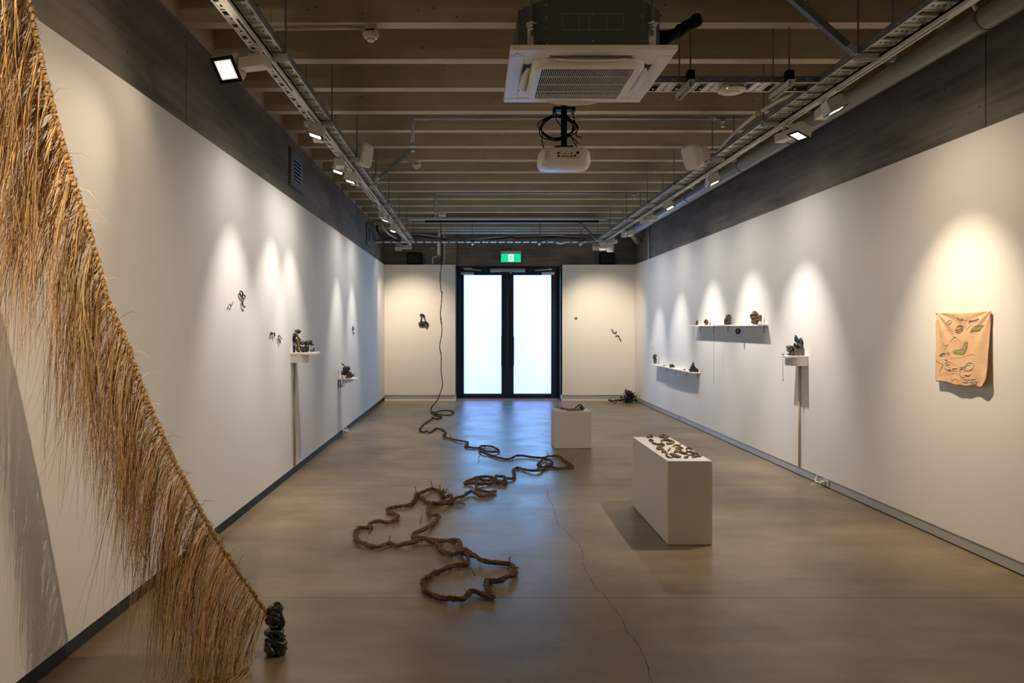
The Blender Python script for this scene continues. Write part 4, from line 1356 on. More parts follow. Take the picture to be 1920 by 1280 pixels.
bracket_shelf('white left wall shelf with rounded bracket and long pole, under the seated black figure', -1, 7.38, 7.63, .25, SHZ, .165, .085, 7.51)
bracket_shelf('white right wall shelf with rounded bracket and long pole, left of the cloth', 1, 7.29, 7.56, .21, 1.55 - (667.3 - 614) * 7.3 / FL, .165, .082, 7.47)

# seated figure on left shelf
d = 7.50
b = Vector((P(565, 661, d).x, d, SHZ))


def L5(x, y, dy=0): return S5(x, y, d) - b + Vector((0, dy, 0))


u5 = d / FL / 9.84
sculpture('clay_figure', 'dark clay figure seated on a block, with yellow cord, on the left rounded shelf', b, [
    ('block', 'clay_dark', [(L5(345, 530), (48 * u5, .05, 66 * u5), 1), (L5(420, 535), (50 * u5, .05, 62 * u5), 2), (L5(475, 530), (36 * u5, .05, 66 * u5), 3)], []),
    ('leg', 'glaze_black', [], [([L5(265, 470), L5(262, 540), L5(262, 598)], 26 * u5)]),
    ('leg', 'glaze_black', [], [([L5(530, 470, -.03), L5(535, 540, -.03), L5(510, 595, -.03)], 17 * u5)]),
    ('body', 'clay_dark', [(L5(245, 350), (50 * u5, .045, 80 * u5), 4), (L5(265, 285), (40 * u5, .04, 44 * u5), 5)], []),
    ('torso', 'clay_grey', [(L5(330, 400), (50 * u5, .045, 75 * u5), 6), (L5(410, 420), (70 * u5, .045, 42 * u5), 7)], []),
    ('arm', 'green_clay', [], [([L5(300, 230, -.03), L5(335, 290, -.04), L5(400, 370, -.04)], 19 * u5)]),
    ('head', 'green_clay', [(L5(330, 205), (56 * u5, .035, 46 * u5), 8)], []),
    ('feet', 'clay_dark', [(L5(520, 420), (66 * u5, .045, 52 * u5), 9), (L5(560, 400), (36 * u5, .03, 38 * u5), 10), (L5(590, 450), (32 * u5, .025, 20 * u5), 11)], []),
    ('blue_slab', 'blue_glass', [], [([L5(212, 448), L5(262, 448), L5(305, 452)], 19 * u5)]),
    ('yellow_cord', 'yellow_cord', [], [([L5(345, 335, -.055), L5(368, 440, -.06), L5(385, 540, -.06), L5(432, 600, -.06)], 6 * u5)]),
])
b2 = Vector((P(586.5, 661, 7.46).x, 7.46, SHZ))
sculpture('clay_critter', 'tiny dark clay creature at the tip of the left rounded shelf', b2, [
    ('body', 'glaze_teal', [((-.006, 0, .022), (.018, .018, .02), 2), ((.008, 0, .030), (.012, .012, .016), 3)], [([(.006, 0, .035), (.014, 0, .05)], .005), ([(-.012, 0, .01), (-.016, 0, 0)], .005)]),
])
t = thing('dangling_string', 'short pale cord dangling from the tip of the left rounded shelf', 'cord', (P(591, 661, 7.40).x, 7.375, SHZ))
q = P(591, 661, 7.372)
MB().tube([q + Vector((0, 0, .012)), q + Vector((.003, 0, -.01)), q + Vector((.001, 0, -.045))], .0028, 6).build('cord', 'pale_wood', t)
MB().blob(q + Vector((.001, 0, -.05)), .005, 1, .2, sub=2).build('bead', 'pale_wood', t)

# left wall shelf two with scroll brackets
Z2 = 1.55 - (709.8 - 614) * 9.93 / FL
t = thing('wall_shelf', 'small white left wall shelf on black wrought iron scroll brackets', 'shelf', (XL, 10.05, Z2 - .02), 'white wall shelves')
MB().box(XL, XL + .256, 9.93, 10.17, Z2 - .018, Z2).build('shelf_board', 'wood_white', t, bevel=.0015)
for y in (9.97, 10.13):
    zt_ = Z2 - .018
    sc_ = MB().box(XL, XL + .006, y - .008, y + .008, zt_ - .115, zt_).box(XL, XL + .21, y - .008, y + .008, zt_ - .006, zt_).build('scroll_bracket', 'black_metal', t)

    def spiral(c, r0, turns, a0, sgn):
        return [Vector((c[0] + r0 * (1 - .75 * i / 24) * math.cos(a0 + sgn * turns * 2 * math.pi * i / 24), y, c[1] + r0 * (1 - .75 * i / 24) * math.sin(a0 + sgn * turns * 2 * math.pi * i / 24))) for i in range(25)]
    for c_, r0, tr, a0, sg in (((XL + .034, zt_ - .083), .030, 1.3, math.pi, 1), ((XL + .062, zt_ - .036), .028, 1.3, math.pi / 2, -1), ((XL + .12, zt_ - .026), .019, 1.3, math.pi / 2, 1), ((XL + .165, zt_ - .020), .013, 1.2, math.pi / 2, -1)):
        MB().tube(spiral(c_, r0, tr, a0, sg), .0035, 6).build('scroll', 'black_metal', sc_, smooth=True)
t = thing('shelf_card', 'small upright pale card leaning at the wall end of the scroll bracket shelf', 'card', (XL + .02, 10.0, Z2))
MB().obox((XL + .035, 10.02, Z2 + .092), Vector((.002, 0, .0)), Vector((0, .05, 0)), Vector((-.012, 0, .092))).build('card', 'wood_white', t)
MB().obox((XL + .045, 10.02, Z2 + .006), Vector((.018, 0, 0)), Vector((0, .04, 0)), Vector((0, 0, .006))).build('card_foot', 'wood_white', t)
d = 10.02
b = Vector((P(652, 710, d).x, d, Z2))
u5 = d / FL / 9.84
sculpture('clay_creature', 'lumpy dark brown clay creature with a thin tail on the scroll bracket shelf', b, [
    ('body', 'clay_dark', [(L5(1215, 905), (66 * u5, .05, 60 * u5), 21), (L5(1190, 965), (52 * u5, .05, 52 * u5), 22), (L5(1260, 985), (66 * u5, .05, 46 * u5), 23), (L5(1265, 890), (34 * u5, .04, 40 * u5), 24)], []),
    ('base', 'orange_clay', [(L5(1255, 1055), (58 * u5, .04, 32 * u5), 25)], []),
    ('snout', 'clay_dark', [], [([L5(1290, 1050), L5(1330, 1025), L5(1368, 1005)], 22 * u5)]),
    ('arm', 'clay_dark', [], [([L5(1190, 960), L5(1150, 990), L5(1145, 1010)], 16 * u5)]),
    ('tail', 'clay_dark', [], [([L5(1190, 860), L5(1175, 825), L5(1150, 805), L5(1135, 802)], 10 * u5)]),
])

# right wall shelves
UZ, LZ = 1.587, .876


def long_shelf(label, y0, y1, ztop, dep, hooks):
    t = thing('wall_shelf', label, 'shelf', (XR, (y0 + y1) / 2, ztop - .018), 'white wall shelves')
    MB().box(XR - dep, XR, y0, y1, ztop - .018, ztop).build('shelf_board', 'wood_white', t, bevel=.0015)
    for px in hooks:
        y = (XR - .03) * FL / (px - 888)
        MB().box(XR - .034, XR - .030, y - .006, y + .006, ztop - .095, ztop - .018).box(XR - .034, XR - .004, y - .006, y + .006, ztop - .024, ztop - .018) \
            .cyl((XR - .032, y, ztop - .095), (XR - .044, y, ztop - .095), .004, 6).build('hook', 'black_metal', t)
    return t


long_shelf('upper long white shelf on the right wall', 8.29, 10.87, UZ, .125, (1313.6, 1338, 1365.4, 1432.4))
long_shelf('lower long white shelf on the right wall near the far corner', 10.77, 13.30, LZ, .125, (1250.5, 1267.5, 1287.2, 1308.4))
S2 = lambda x, y: (1180 + x / 4.924, 560 + y / 4.924)


def on_shelf(px, z, x=3.352):
    d = x * FL / (px - 888)
    return Vector((x, d, z)), d / FL


def cluster(name, label, px, z, w, h, m_, seed, n=9, group=None, cat='sculpture', depth=.04, shape=None, m2=None):
    """cluster of small pressed lumps, w and h in photo pixels"""
    b_, u = on_shelf(px, z)
    W, H = w * u, h * u
    rr = random.Random(seed)
    mbs = [MB(), MB()]
    for i in range(n):
        f = i / max(1, n - 1)
        zz = H * (.12 + .74 * f)
        wid = (shape(f) if shape else (1 - .55 * f)) * W / 2
        r_ = rr.uniform(.16, .26) * min(W, H)
        c = b_ + Vector((rr.uniform(-1, 1) * max(.001, wid - r_), rr.uniform(-1, 1) * depth * .4, max(zz, r_ * .7)))
        mbs[i % 2 if m2 else 0].blob(c, (r_ * 1.15, r_, r_ * .95), seed + i, .42, 2.6, 2 if r_ < .012 else 3)
    core = MB().blob(b_ + Vector((0, 0, H * .45)), (W * .36 * (shape(.45) if shape else .8), depth * .5, H * .44), seed, .45, 2.5, 3)
    if m2:
        t = thing(name, label, cat, b_, group)
        for mb, nm, mm_ in ((core, 'core', m_), (mbs[0], 'lumps', m_), (mbs[1], 'glazed_lumps', m2)):
            mb.v = [(min(x, XR - .002), y, max(q, z + .0005)) for x, y, q in mb.v]
            mb.build(nm, mm_, t, smooth=True)
        return t
    mb = core; mb.add(mbs[0].v, mbs[0].f)
    mb.v = [(min(x, XR - .002), y, max(q, z + .0005)) for x, y, q in mb.v]
    return tag(mb.build(name, m_, None, b_, smooth=True), label, cat, group)


G1 = 'clay pieces on the upper right shelf'
G2 = 'clay pieces on the lower right shelf'
cluster('clay_piece', 'tiny dark figure at the far end of the upper right shelf', 1306.5, UZ, 7, 8.5, 'clay_mid', 31, 6, G1)
cluster('clay_piece', 'round knobbly brown piece, second from the far end of the upper shelf', 1324.6, UZ, 10, 10, 'clay_mid', 32, 9, G1, shape=lambda f: .9)
b_, u = on_shelf(1331.3, UZ)
t = thing('clay_bottle', 'tiny pale bottle shape beside the round brown piece on the upper shelf', 'sculpture', b_, G1)
MB().lathe(b_, [(.007, 0), (.009, .008), (.008, .02), (.004, .028), (.004, .042), (.005, .044)], 12).build('bottle', 'clay_grey', t, smooth=True)
MB().lathe(b_ + Vector((0, 0, .044)), [(.004, 0), (.0035, .004)], 10).build('stopper', 'clay_dark', t)
b_, u = on_shelf(1337.4, UZ)
tag(MB().blob(b_ + Vector((0, 0, .008)), (.011, .009, .008), 4, .2, sub=2).build('clay_pebble', 'bark', None, b_, smooth=True), 'tiny brown pebble above the chain on the upper shelf', 'pebble', G1)
cluster('clay_piece', 'brown and silver knobbly mound in the middle of the upper shelf', 1365.4, UZ, 18, 19.5, 'clay_mid', 33, 22, G1, m2='glaze_teal')
cluster('clay_piece', 'tall gold knobbly cluster at the near end of the upper shelf', 1415, UZ, 18, 26, 'clay_gold', 34, 34, G1, shape=lambda f: .75 + .25 * math.sin(math.pi * f), m2='clay_mid')
b_, u = on_shelf(1425.5, UZ, 3.375)
t = thing('shadow_slab', 'narrow grey slab added for the shadow behind the gold cluster on the upper shelf', 'slab', b_, G1)
MB().obox(b_ + Vector((0, 0, .055)), Vector((.012, 0, .0)), Vector((0, .012, 0)), Vector((.004, 0, .055))).build('slab', 'clay_grey', t, bevel=.003)  # grey slab stands in for the cluster's shadow, white foot for the lit gap
MB().obox(b_ + Vector((0, 0, .018)), Vector((.015, 0, 0)), Vector((0, .014, 0)), Vector((0, 0, .0178))).build('lit_gap_foot', 'wood_white', t)
# lower shelf pieces
cluster('clay_piece', 'tall black and white piece at the far end of the lower shelf', 1228.3, LZ, 9, 20, 'glaze_teal', 41, 13, G2, m2='clay_mid', shape=lambda f: .9 - .3 * abs(f - .6))
b_, u = on_shelf(1245.6, LZ)
tag(MB().blob(b_ + Vector((0, 0, .008)), (.03, .02, .008), 5, .2, sub=2).build('clay_chip', 'clay_grey', None, b_, smooth=True), 'flat grey chip beside the tall piece on the lower shelf', 'clay chip', G2)
cluster('clay_piece', 'low wide brown lump in the middle of the lower shelf', 1261, LZ, 12, 6.5, 'clay_mid', 42, 9, G2, shape=lambda f: 1.0)
b_, u = on_shelf(1283.6, LZ)
tag(MB().blob(b_ + Vector((0, 0, .009)), (.022, .018, .009), 6, .25, sub=2).build('clay_chip', 'clay_dark', None, b_, smooth=True), 'small dark chip between the wide lump and the winged piece', 'clay chip', G2)
b_, u = on_shelf(1301, LZ)
t = thing('clay_piece', 'dark brown winged piece rising to a point at the near end of the lower shelf', 'sculpture', b_, G2)
mb = MB()
for (dx, dz, r_) in ((-.045, .03, .032), (-.03, .065, .030), (-.018, .10, .022), (-.012, .13, .014), (0, .035, .034), (.03, .03, .032), (.05, .02, .024), (.012, .06, .022)):
    mb.blob(b_ + Vector((dx * .9, 0, dz)), (r_, .03, r_ * 1.05), int(dz * 1000), .4, 2.5, 3)
mb.v = [(min(x, XR - .002), y, max(q, LZ + .0005)) for x, y, q in mb.v]
mb.build('body', 'clay_dark', t, smooth=True)
LT([b_ + Vector((-.02, 0, .11)), b_ + Vector((-.008, 0, .15))], .008, seed=3).build('tip', 'clay_dark', t, smooth=True)

# ring hanging below the upper shelf
q = P(1383.5, 620.8, 9.0)
t = thing('hanging_ring', 'black clay ring hung on a thread below the upper right shelf', 'sculpture', q)
mb = MB()
loop = [q + Vector((math.cos(a) * .022, 0, math.sin(a) * .026)) for a in [2 * math.pi * i / 14 for i in range(15)]]
lumpy_tube(mb, loop, .014, seed=2, amp=.3, n=10, taper=1)
mb.build('ring', 'glaze_black', t, smooth=True)
MB().cyl(q + Vector((-.004, 0, .035)), (q.x - .004, 9.0, UZ - .018), .0012, 6).build('thread', 'chain', t)
# chains
for lab, px, xx, y0_, y1_ in (('fine chain hanging far below the upper right shelf', 1338, 3.30, UZ - .018, P(0, 716, 9.83).z),
                              ('fine chain hanging below the tip of the right rounded shelf', 1468, 3.198, 1.55 - (671 - 614) * 7.4 / FL, P(0, 713, 7.39).z)):
    d = xx * FL / (px - 888)
    t = thing('fine_chain', lab, 'chain', (xx, d, y0_), 'fine chains under the shelves')
    n_ = int((y0_ - y1_) / .012)
    mb = MB()
    for i in range(n_):
        z = y0_ - i * .012 - .006
        ang = i % 2
        loop = [Vector((xx, d, z)) + (Vector((math.cos(a) * .0035, 0, math.sin(a) * .0075)) if ang else Vector((0, math.cos(a) * .0035, math.sin(a) * .0075))) for a in [2 * math.pi * k / 6 for k in range(6)]]
        mb.tube(loop, .0010, 4, closed=True)
    o = mb.build('chain_links', 'chain', t); o['kind'] = 'stuff'
    MB().blob(Vector((xx, d, y1_)), .007, 3, .2, sub=2).build('pendant', 'clay_grey', t, smooth=True)

# sculpture on the right rounded shelf
S4 = lambda x, y, d: P(1440 + x / 11.64, 610 + y / 11.64, d)
d = 7.43
RZ_ = 1.55 - (667.3 - 614) * 7.3 / FL
b = Vector((P(1494, 667, d).x, d, RZ_))
u4 = d / FL / 11.64
def R4(x, y, dy=0): return S4(x, y, d) - b + Vector((0, dy, 0))


t = sculpture('glazed_box_figure', 'dark teal glazed figure on a grey clay box on the right rounded shelf', b, [
    ('figure', 'glaze_teal', [(R4(650, 420), (88 * u4, .04, 70 * u4), 51), (R4(690, 350), (58 * u4, .035, 66 * u4), 52), (R4(620, 300), (42 * u4, .03, 60 * u4), 53), (R4(605, 245), (26 * u4, .022, 40 * u4), 54), (R4(710, 300), (26 * u4, .022, 36 * u4), 55)], []),
    ('rim', 'clay_grey', [(R4(480, 470), (80 * u4, .04, 40 * u4), 56), (R4(560, 490), (70 * u4, .04, 22 * u4), 57), (R4(700, 500), (70 * u4, .04, 20 * u4), 58)], []),
    ('front_lumps', 'glaze_teal', [(R4(450, 540), (42 * u4, .035, 42 * u4), 59), (R4(520, 590), (58 * u4, .045, 66 * u4), 60), (R4(450, 630), (34 * u4, .03, 30 * u4), 61)], []),
])
MB().box(b.x + R4(540, 0).x, b.x + R4(815, 0).x, d - .055, d + .055, RZ_ + .0005, RZ_ + R4(0, 510).z).build('clay_box', 'clay_grey', t, bevel=.006)
MB().obox(b + R4(780, 455), Vector((.004, 0, 0)), Vector((0, .04, 0)), Vector((.008, 0, .042))).build('back_slab', 'clay_dark', t, bevel=.002)
q = P(1467.8, 665, 7.38); q.z = RZ_
t = thing('amber_bead', 'small amber ball on a stud at the tip of the right rounded shelf', 'bead', q)
MB().blob(q + Vector((0, 0, .014)), (.015, .015, .009), 2, .15, sub=3).build('ball', 'clay_gold', t, smooth=True)
MB().cyl(q, q + Vector((0, 0, .012)), .005, 8).build('stud', 'pale_wood', t)


# ------------------------------------------------------------------ little pieces pinned on the walls
def squiggle(name, label, wall, off, scale, paths, r, m_='glaze_black', group=None, lift=.014, cat='sculpture'):
    mbs = []
    pts_all = []
    mb = MB()
    for i, path in enumerate(paths):
        pts = []
        for x, y in path:
            px, py = off[0] + x / scale, off[1] + y / scale
            if wall == 'L': q = WL(px, py); q.x += lift
            elif wall == 'R': q = WR(px, py); q.x -= lift
            else:
                q = P(px, py, YB); q.y -= lift
            pts.append(q)
        lumpy_tube(mb, pts, r * .78, seed=i + int(r * 1e4), amp=.22, n=8, taper=.5, step=.006)
        pts_all += pts
    c = sum(pts_all, Vector()) / len(pts_all)
    return tag(mb.build(name, m_, None, c, smooth=True), label, cat, group)


O5, K5 = (380, 520), 4.8
GW = 'small dark clay curls pinned to the walls'
squiggle('clay_curl', 'small forked clay curl on the left wall, nearest the fringe', 'L', O5, K5, [[(215, 262), (222, 245), (232, 240), (236, 262)], [(232, 262), (248, 245), (256, 225), (262, 220)]], .0045, 'clay_grey', GW)
squiggle('clay_curl', 'upper ring shaped clay curl of the tall pair on the left wall', 'L', O5, K5, [[(322, 120), (318, 140), (328, 160), (342, 178), (345, 150), (338, 130), (324, 118)]], .0075, 'clay_dark', GW)
squiggle('clay_curl', 'lower hooked clay curl of the tall pair on the left wall', 'L', O5, K5, [[(346, 160), (362, 160), (366, 178), (354, 200)], [(352, 205), (340, 218), (345, 245), (358, 265), (370, 262)]], .0075, 'clay_dark', GW)
squiggle('clay_curl', 'double looped clay curl left of the black figure shelf', 'L', O5, K5, [[(600, 525), (600, 500), (608, 495), (614, 520)], [(620, 505), (628, 500), (634, 515), (628, 540)]], .008, 'clay_dark', GW)
squiggle('clay_curl', 'open forked clay curl just left of the black figure shelf', 'L', O5, K5, [[(675, 555), (668, 530), (678, 522), (690, 545), (702, 556)], [(675, 550), (684, 570), (688, 588)]], .006, 'clay_dark', GW)
squiggle('clay_curl', 'thin looped clay curl high on the far left wall', 'L', O5, K5, [[(1345, 485), (1341, 462), (1346, 440), (1351, 462), (1346, 485)]], .008, 'clay_dark', GW)
squiggle('clay_curl', 'short clay curl just under the thin loop on the far left wall', 'L', O5, K5, [[(1352, 490), (1350, 500), (1355, 512)]], .009, 'clay_dark', GW)
O6, K6 = (680, 400), 3.4286
squiggle('clay_curl', 'small oval clay nub on the right end panel by the door', 'B', O6, K6, [[(1364, 674), (1371, 669), (1378, 672), (1372, 679), (1364, 675)]], .012, 'clay_grey', GW)
squiggle('clay_curl', 'upper wavy clay curl on the right end panel', 'B', O6, K6, [[(1597, 742), (1604, 750), (1610, 763), (1620, 768), (1630, 762), (1628, 755)]], .012, 'clay_dark', GW, lift=.02)
squiggle('clay_curl', 'lower wavy clay curl on the right end panel', 'B', O6, K6, [[(1620, 789), (1634, 785), (1646, 790), (1650, 805), (1658, 812), (1656, 823)]], .011, 'clay_dark', GW, lift=.02)
squiggle('clay_curl', 'pale thin clay curl above the far end of the lower shelf', 'R', (1180, 560), 4.924, [[(212, 445), (220, 438), (226, 450), (222, 460), (230, 468)]], .005, 'wood_white', GW)
# black hanging pouch on the left end panel
q = P(793, 604, YB); q.y -= .03
t = thing('hanging_pouch', 'black strap and pouch hanging on the left end panel', 'hanging sculpture', q)
pt = lambda x, y, dy=0: P(680 + x / K6, 400 + y / K6, YB) + Vector((0, -.03 + dy, 0))
LT([pt(368, 655), pt(374, 650), pt(385, 650), pt(394, 656), pt(400, 662)], .02, seed=4, amp=.3).build('top_knot', 'glaze_black', t, smooth=True)
LT([pt(385, 655), pt(378, 675), pt(374, 697)], .011, seed=5, amp=.2).build('strap', 'glaze_black', t, smooth=True)
LT([pt(388, 655), pt(398, 675), pt(407, 697)], .011, seed=6, amp=.2).build('strap', 'glaze_black', t, smooth=True)
MB().blob(pt(388, 710), (.085, .03, .06), 4, .35).blob(pt(372, 712), (.045, .03, .055), 5, .35).blob(pt(410, 712), (.05, .03, .055), 6, .35).build('pouch', 'glaze_black', t, smooth=True)
MB().blob(pt(410, 722, -.01), (.03, .02, .04), 8, .3).build('grey_flap', 'clay_grey', t, smooth=True)

# heap in the far right corner
b = F(1172, 756)
b = Vector((b.x, 14.78, 0))
t = thing('clay_heap', 'heap of dark glazed clay coils on the floor in the far right corner', 'sculpture', b)
S7 = lambda x, y: Vector((P(1120 + x / 19.2, 0, 14.72).x, 0, max(.02, P(0, 720 + y / 19.2, 14.72).z)))
rr = random.Random(11)
mb = MB(); mb2 = MB(); mb3 = MB()
for i in range(46):
    f = rr.random()
    x = rr.gauss(1160, 150)
    zmax = .235 * math.exp(-((x - 1150) / 210) ** 2) + .05
    z = rr.uniform(.02, zmax)
    p_ = Vector((S7(x, 0).x, 14.78 + rr.uniform(-.13, .10), z))
    p_.x = min(p_.x, 3.34)
    r_ = rr.uniform(.018, .036)
    (mb if rr.random() < .75 else mb2).blob(p_, (r_ * 1.2, r_, r_), i, .4, 2.6, 2)
mb.blob(Vector((S7(1150, 0).x, 14.80, .09)), (.11, .10, .10), 3, .35, 2.6, 4)
mb.v = [(x, y, max(.001, z)) for x, y, z in mb.v]; mb2.v = [(x, y, max(.001, z)) for x, y, z in mb2.v]
mb.build('dark_coils', 'glaze_black', t, smooth=True)
mb2.build('brown_lumps', 'clay_mid', t, smooth=True)
for x, y, r_ in ((1320, 500, .03), (1290, 540, .026), (1370, 410, .02), (1430, 620, .022)):
    p_ = S7(x, y); p_.y = 14.66
    MB().blob(p_, r_, int(x), .35, 2.4, 2).build('green_lump', 'green_clay', t, smooth=True)
LT([S7(380, 560) + Vector((0, 14.70, 0)), S7(520, 590) + Vector((0, 14.69, 0)), S7(700, 580) + Vector((0, 14.70, 0)), S7(860, 540) + Vector((0, 14.72, 0))], .026, seed=4, amp=.4).build('log', 'glaze_black', t, smooth=True)
LT([S7(560, 610) + Vector((0, 14.66, 0)), S7(610, 640) + Vector((0, 14.65, 0)), S7(670, 620) + Vector((0, 14.66, 0))], .017, seed=7, amp=.3).build('orange_end', 'orange_clay', t, smooth=True)
MB().blob(S7(425, 555) + Vector((0, 14.665, 0)), (.022, .012, .012), 3, .2, sub=2).build('orange_spot', 'orange_clay', t, smooth=True)
for k in range(8):
    x = rr.uniform(900, 1350); z = rr.uniform(.08, .2)
    c0 = Vector((S7(x, 0).x, 14.70, z))
    LT([c0, c0 + Vector((rr.uniform(-.06, .06), -.02, rr.uniform(.0, .06))), c0 + Vector((rr.uniform(-.1, .1), 0, rr.uniform(-.03, .05)))], .009, seed=k).build('coil', 'clay_dark', t, smooth=True)

# ------------------------------------------------------------------ stitched cloth on the right wall
def cloth_off(y, z):
    """distance of the cloth from the wall: folds fan from the two pins, hem and near edge stand off"""
    u = (5.26 - y) / .56; v = (1.66 - z) / .51
    o_ = .010 + .010 * v + .030 * max(0, u - .55) ** 1.3 * (0.4 + v) + .018 * v * v
    fan1 = math.atan2(v + .02, u + .02); fan2 = math.atan2(v + .02, 1.02 - u)
    o_ += .0045 * math.sin(fan1 * 13) * math.exp(-((u * u + v * v) / .35)) + .0045 * math.sin(fan2 * 12) * math.exp(-(((1 - u) ** 2 + v * v) / .35))
    o_ += .0035 * math.sin(9 * u + 2.5 * v + 1) * v + .004 * noise.noise(Vector((y * 9, z * 9, 0))) + .006 * math.sin(14 * u) * max(0, v - .75)
    return max(.004, o_)


NU, NV = 64, 60
vs = []; fs = []
for j in range(NV + 1):
    for i in range(NU + 1):
        u, v = i / NU, j / NV
        yl = 5.262 - .03 * v + .004 * noise.noise(Vector((0, v * 9, 0))); yr = 4.700 + .012 * math.sin(v * 3) * .5 + .003 * noise.noise(Vector((5, v * 12, 0)))
        if v > .86: yr += .05 * ((v - .86) / .14) ** 2
        if v > .93 and True: yl -= .008 * ((v - .93) / .07)
        y = yl + (yr - yl) * u
        zt_ = 1.660 - .006 * math.sin(math.pi * u) + .003 * noise.noise(Vector((u * 12, 3, 0)))
        zb_ = 1.155 + .006 * math.sin(u * 9) + .008 * noise.noise(Vector((u * 8, 7, 0))) - .004 * u
        z = zt_ + (zb_ - zt_) * v
        vs.append((XR - cloth_off(y, z), y, z))
for j in range(NV):
    for i in range(NU):
        a = j * (NU + 1) + i
        fs.append((a, a + 1, a + NU + 2, a + NU + 1))
cl = MB().add(vs, fs).build('stitched_cloth', 'cloth', None, (XR, 4.98, 1.16), smooth=True)
sd_ = cl.modifiers.new('thickness', 'SOLIDIFY'); sd_.thickness = .0018; sd_.offset = -1
tag(cl, 'peach dyed cloth with stitched lines pinned on the right wall', 'textile')


def T4(x, y, lift=.0026):
    q = WR(1700 + x / 6.4, 560 + y / 6.4)
    return Vector((XR - cloth_off(q.y, q.z) - lift, q.y, q.z))


def stitch(path, m_='thread_dark', r=.0013, dash=False, name='stitching'):
    pts = catmull([T4(*p) for p in path], .006)
    mb = MB()
    if dash:
        for i in range(0, len(pts) - 2, 3): mb.tube(pts[i:i + 2], r, 5)
    else:
        mb.tube(pts, r, 5)
    return mb.build(name, m_, cl)


def patch(poly, m_, n=14, name='embroidered_patch'):
    """satin-stitch filled patch: rows of thread clipped to the outline"""
    ys_ = [p[1] for p in poly]
    mb = MB()
    for k in range(n):
        y = min(ys_) + (max(ys_) - min(ys_)) * (k + .5) / n
        xs = []
        for (x1, y1), (x2, y2) in zip(poly, poly[1:] + poly[:1]):
            if (y1 - y) * (y2 - y) < 0: xs.append(x1 + (y - y1) / (y2 - y1) * (x2 - x1))
        xs.sort()
        for a_, b_ in zip(xs[::2], xs[1::2]):
            m2_ = max(1, int((b_ - a_) / 14))
            mb.tube([T4(a_ + (b_ - a_) * i / m2_, y + R.uniform(-2, 2), .0018) for i in range(m2_ + 1)], .0016, 4)
    return mb.build(name, m_, cl)


patch([(785, 400), (800, 370), (835, 335), (870, 312), (900, 310), (925, 318), (960, 308), (955, 330), (920, 345), (905, 375), (870, 390), (830, 385), (800, 405)], 'thread_green', 13)
patch([(588, 635), (600, 612), (640, 605), (672, 612), (700, 590), (728, 545), (745, 512), (768, 512), (768, 560), (752, 610), (735, 650), (700, 668), (650, 662), (610, 655)], 'thread_green', 20)
stitch([(588, 635), (600, 612), (640, 603), (672, 610), (700, 588), (728, 543), (745, 510), (768, 510), (768, 560), (752, 612), (735, 652), (700, 670), (650, 664), (606, 656), (588, 635)], 'thread_dark', .001, True)
stitch([(610, 385), (625, 345), (665, 330), (700, 345), (700, 375), (670, 405), (635, 410), (610, 385)], 'thread_dark', .0013)
stitch([(620, 380), (650, 362), (690, 350)], 'yellow_clay', .0025)
stitch([(625, 395), (660, 385), (690, 370)], 'yellow_clay', .002)
stitch([(620, 325), (660, 318), (700, 325), (735, 350)], 'thread_dark', .001)
stitch([(625, 228), (655, 238), (690, 246), (750, 260)], 'thread_dark', .0013, True)
patch([(618, 225), (660, 222), (700, 240), (690, 255), (640, 242)], 'thread_green', 5)
stitch([(765, 280), (790, 262), (830, 262), (870, 248), (900, 240)], 'thread_dark', .002)
stitch([(775, 300), (830, 285), (870, 275), (905, 270)], 'thread_dark', .0016, True)
stitch([(765, 262), (772, 285)], 'thread_blue', .002); stitch([(790, 275), (850, 262), (895, 255)], 'thread_blue', .0013)
for p_ in ([(505, 290), (520, 265), (545, 255), (560, 275), (545, 300), (520, 300)], [(520, 265), (535, 280), (555, 290)]):
    stitch(p_, 'thread_blue', .0015)
stitch([(640, 262), (680, 268)], 'thread_dark', .001, True); stitch([(640, 290), (690, 286)], 'thread_dark', .001, True)
stitch([(740, 385), (755, 360), (785, 325), (815, 312)], 'thread_dark', .0009)
stitch([(440, 450), (455, 410), (495, 375), (540, 370), (562, 395), (550, 420)], 'thread_dark', .0011, True)
stitch([(440, 450), (455, 500), (480, 545), (520, 560), (545, 545), (600, 510), (645, 485)], 'thread_dark', .0011, True)
stitch([(475, 430), (480, 470), (470, 490)], 'thread_dark', .0009, True)
stitch([(545, 515), (575, 480), (600, 455), (630, 468)], 'thread_blue', .0013)
stitch([(560, 395), (600, 430), (650, 480)], 'thread_pale', .001)
stitch([(480, 630), (495, 600), (510, 565), (535, 540)], 'thread_dark', .0012, True)
stitch([(430, 680), (460, 655), (495, 648)], 'thread_blue', .0025); stitch([(440, 690), (480, 672), (500, 665)], 'thread_blue', .0015)
stitch([(515, 645), (545, 642), (545, 660), (525, 665)], 'thread_green', .002)
stitch([(500, 730), (528, 738)], 'thread_dark', .002)
stitch([(575, 715), (630, 708), (690, 705), (740, 692), (790, 675), (835, 662), (890, 682)], 'thread_dark', .0013, True)
stitch([(400, 740), (440, 770), (480, 790), (460, 830), (445, 870), (460, 915)], 'thread_dark', .0010)
stitch([(490, 770), (540, 750), (580, 760), (620, 785)], 'thread_pale', .0014)
stitch([(490, 825), (515, 845), (540, 870)], 'thread_blue', .0018)
stitch([(460, 915), (520, 905), (580, 915), (630, 895), (680, 905), (720, 930), (750, 955)], 'thread_dark', .0012, True)
stitch([(500, 790), (560, 800), (600, 830), (650, 830), (700, 850)], 'thread_pale', .0014)
stitch([(530, 860), (580, 875), (640, 870), (690, 885)], 'thread_dark', .0010, True)
stitch([(750, 860), (765, 800), (790, 770), (845, 768), (865, 800), (850, 835), (800, 860), (752, 862)], 'thread_blue', .0015)
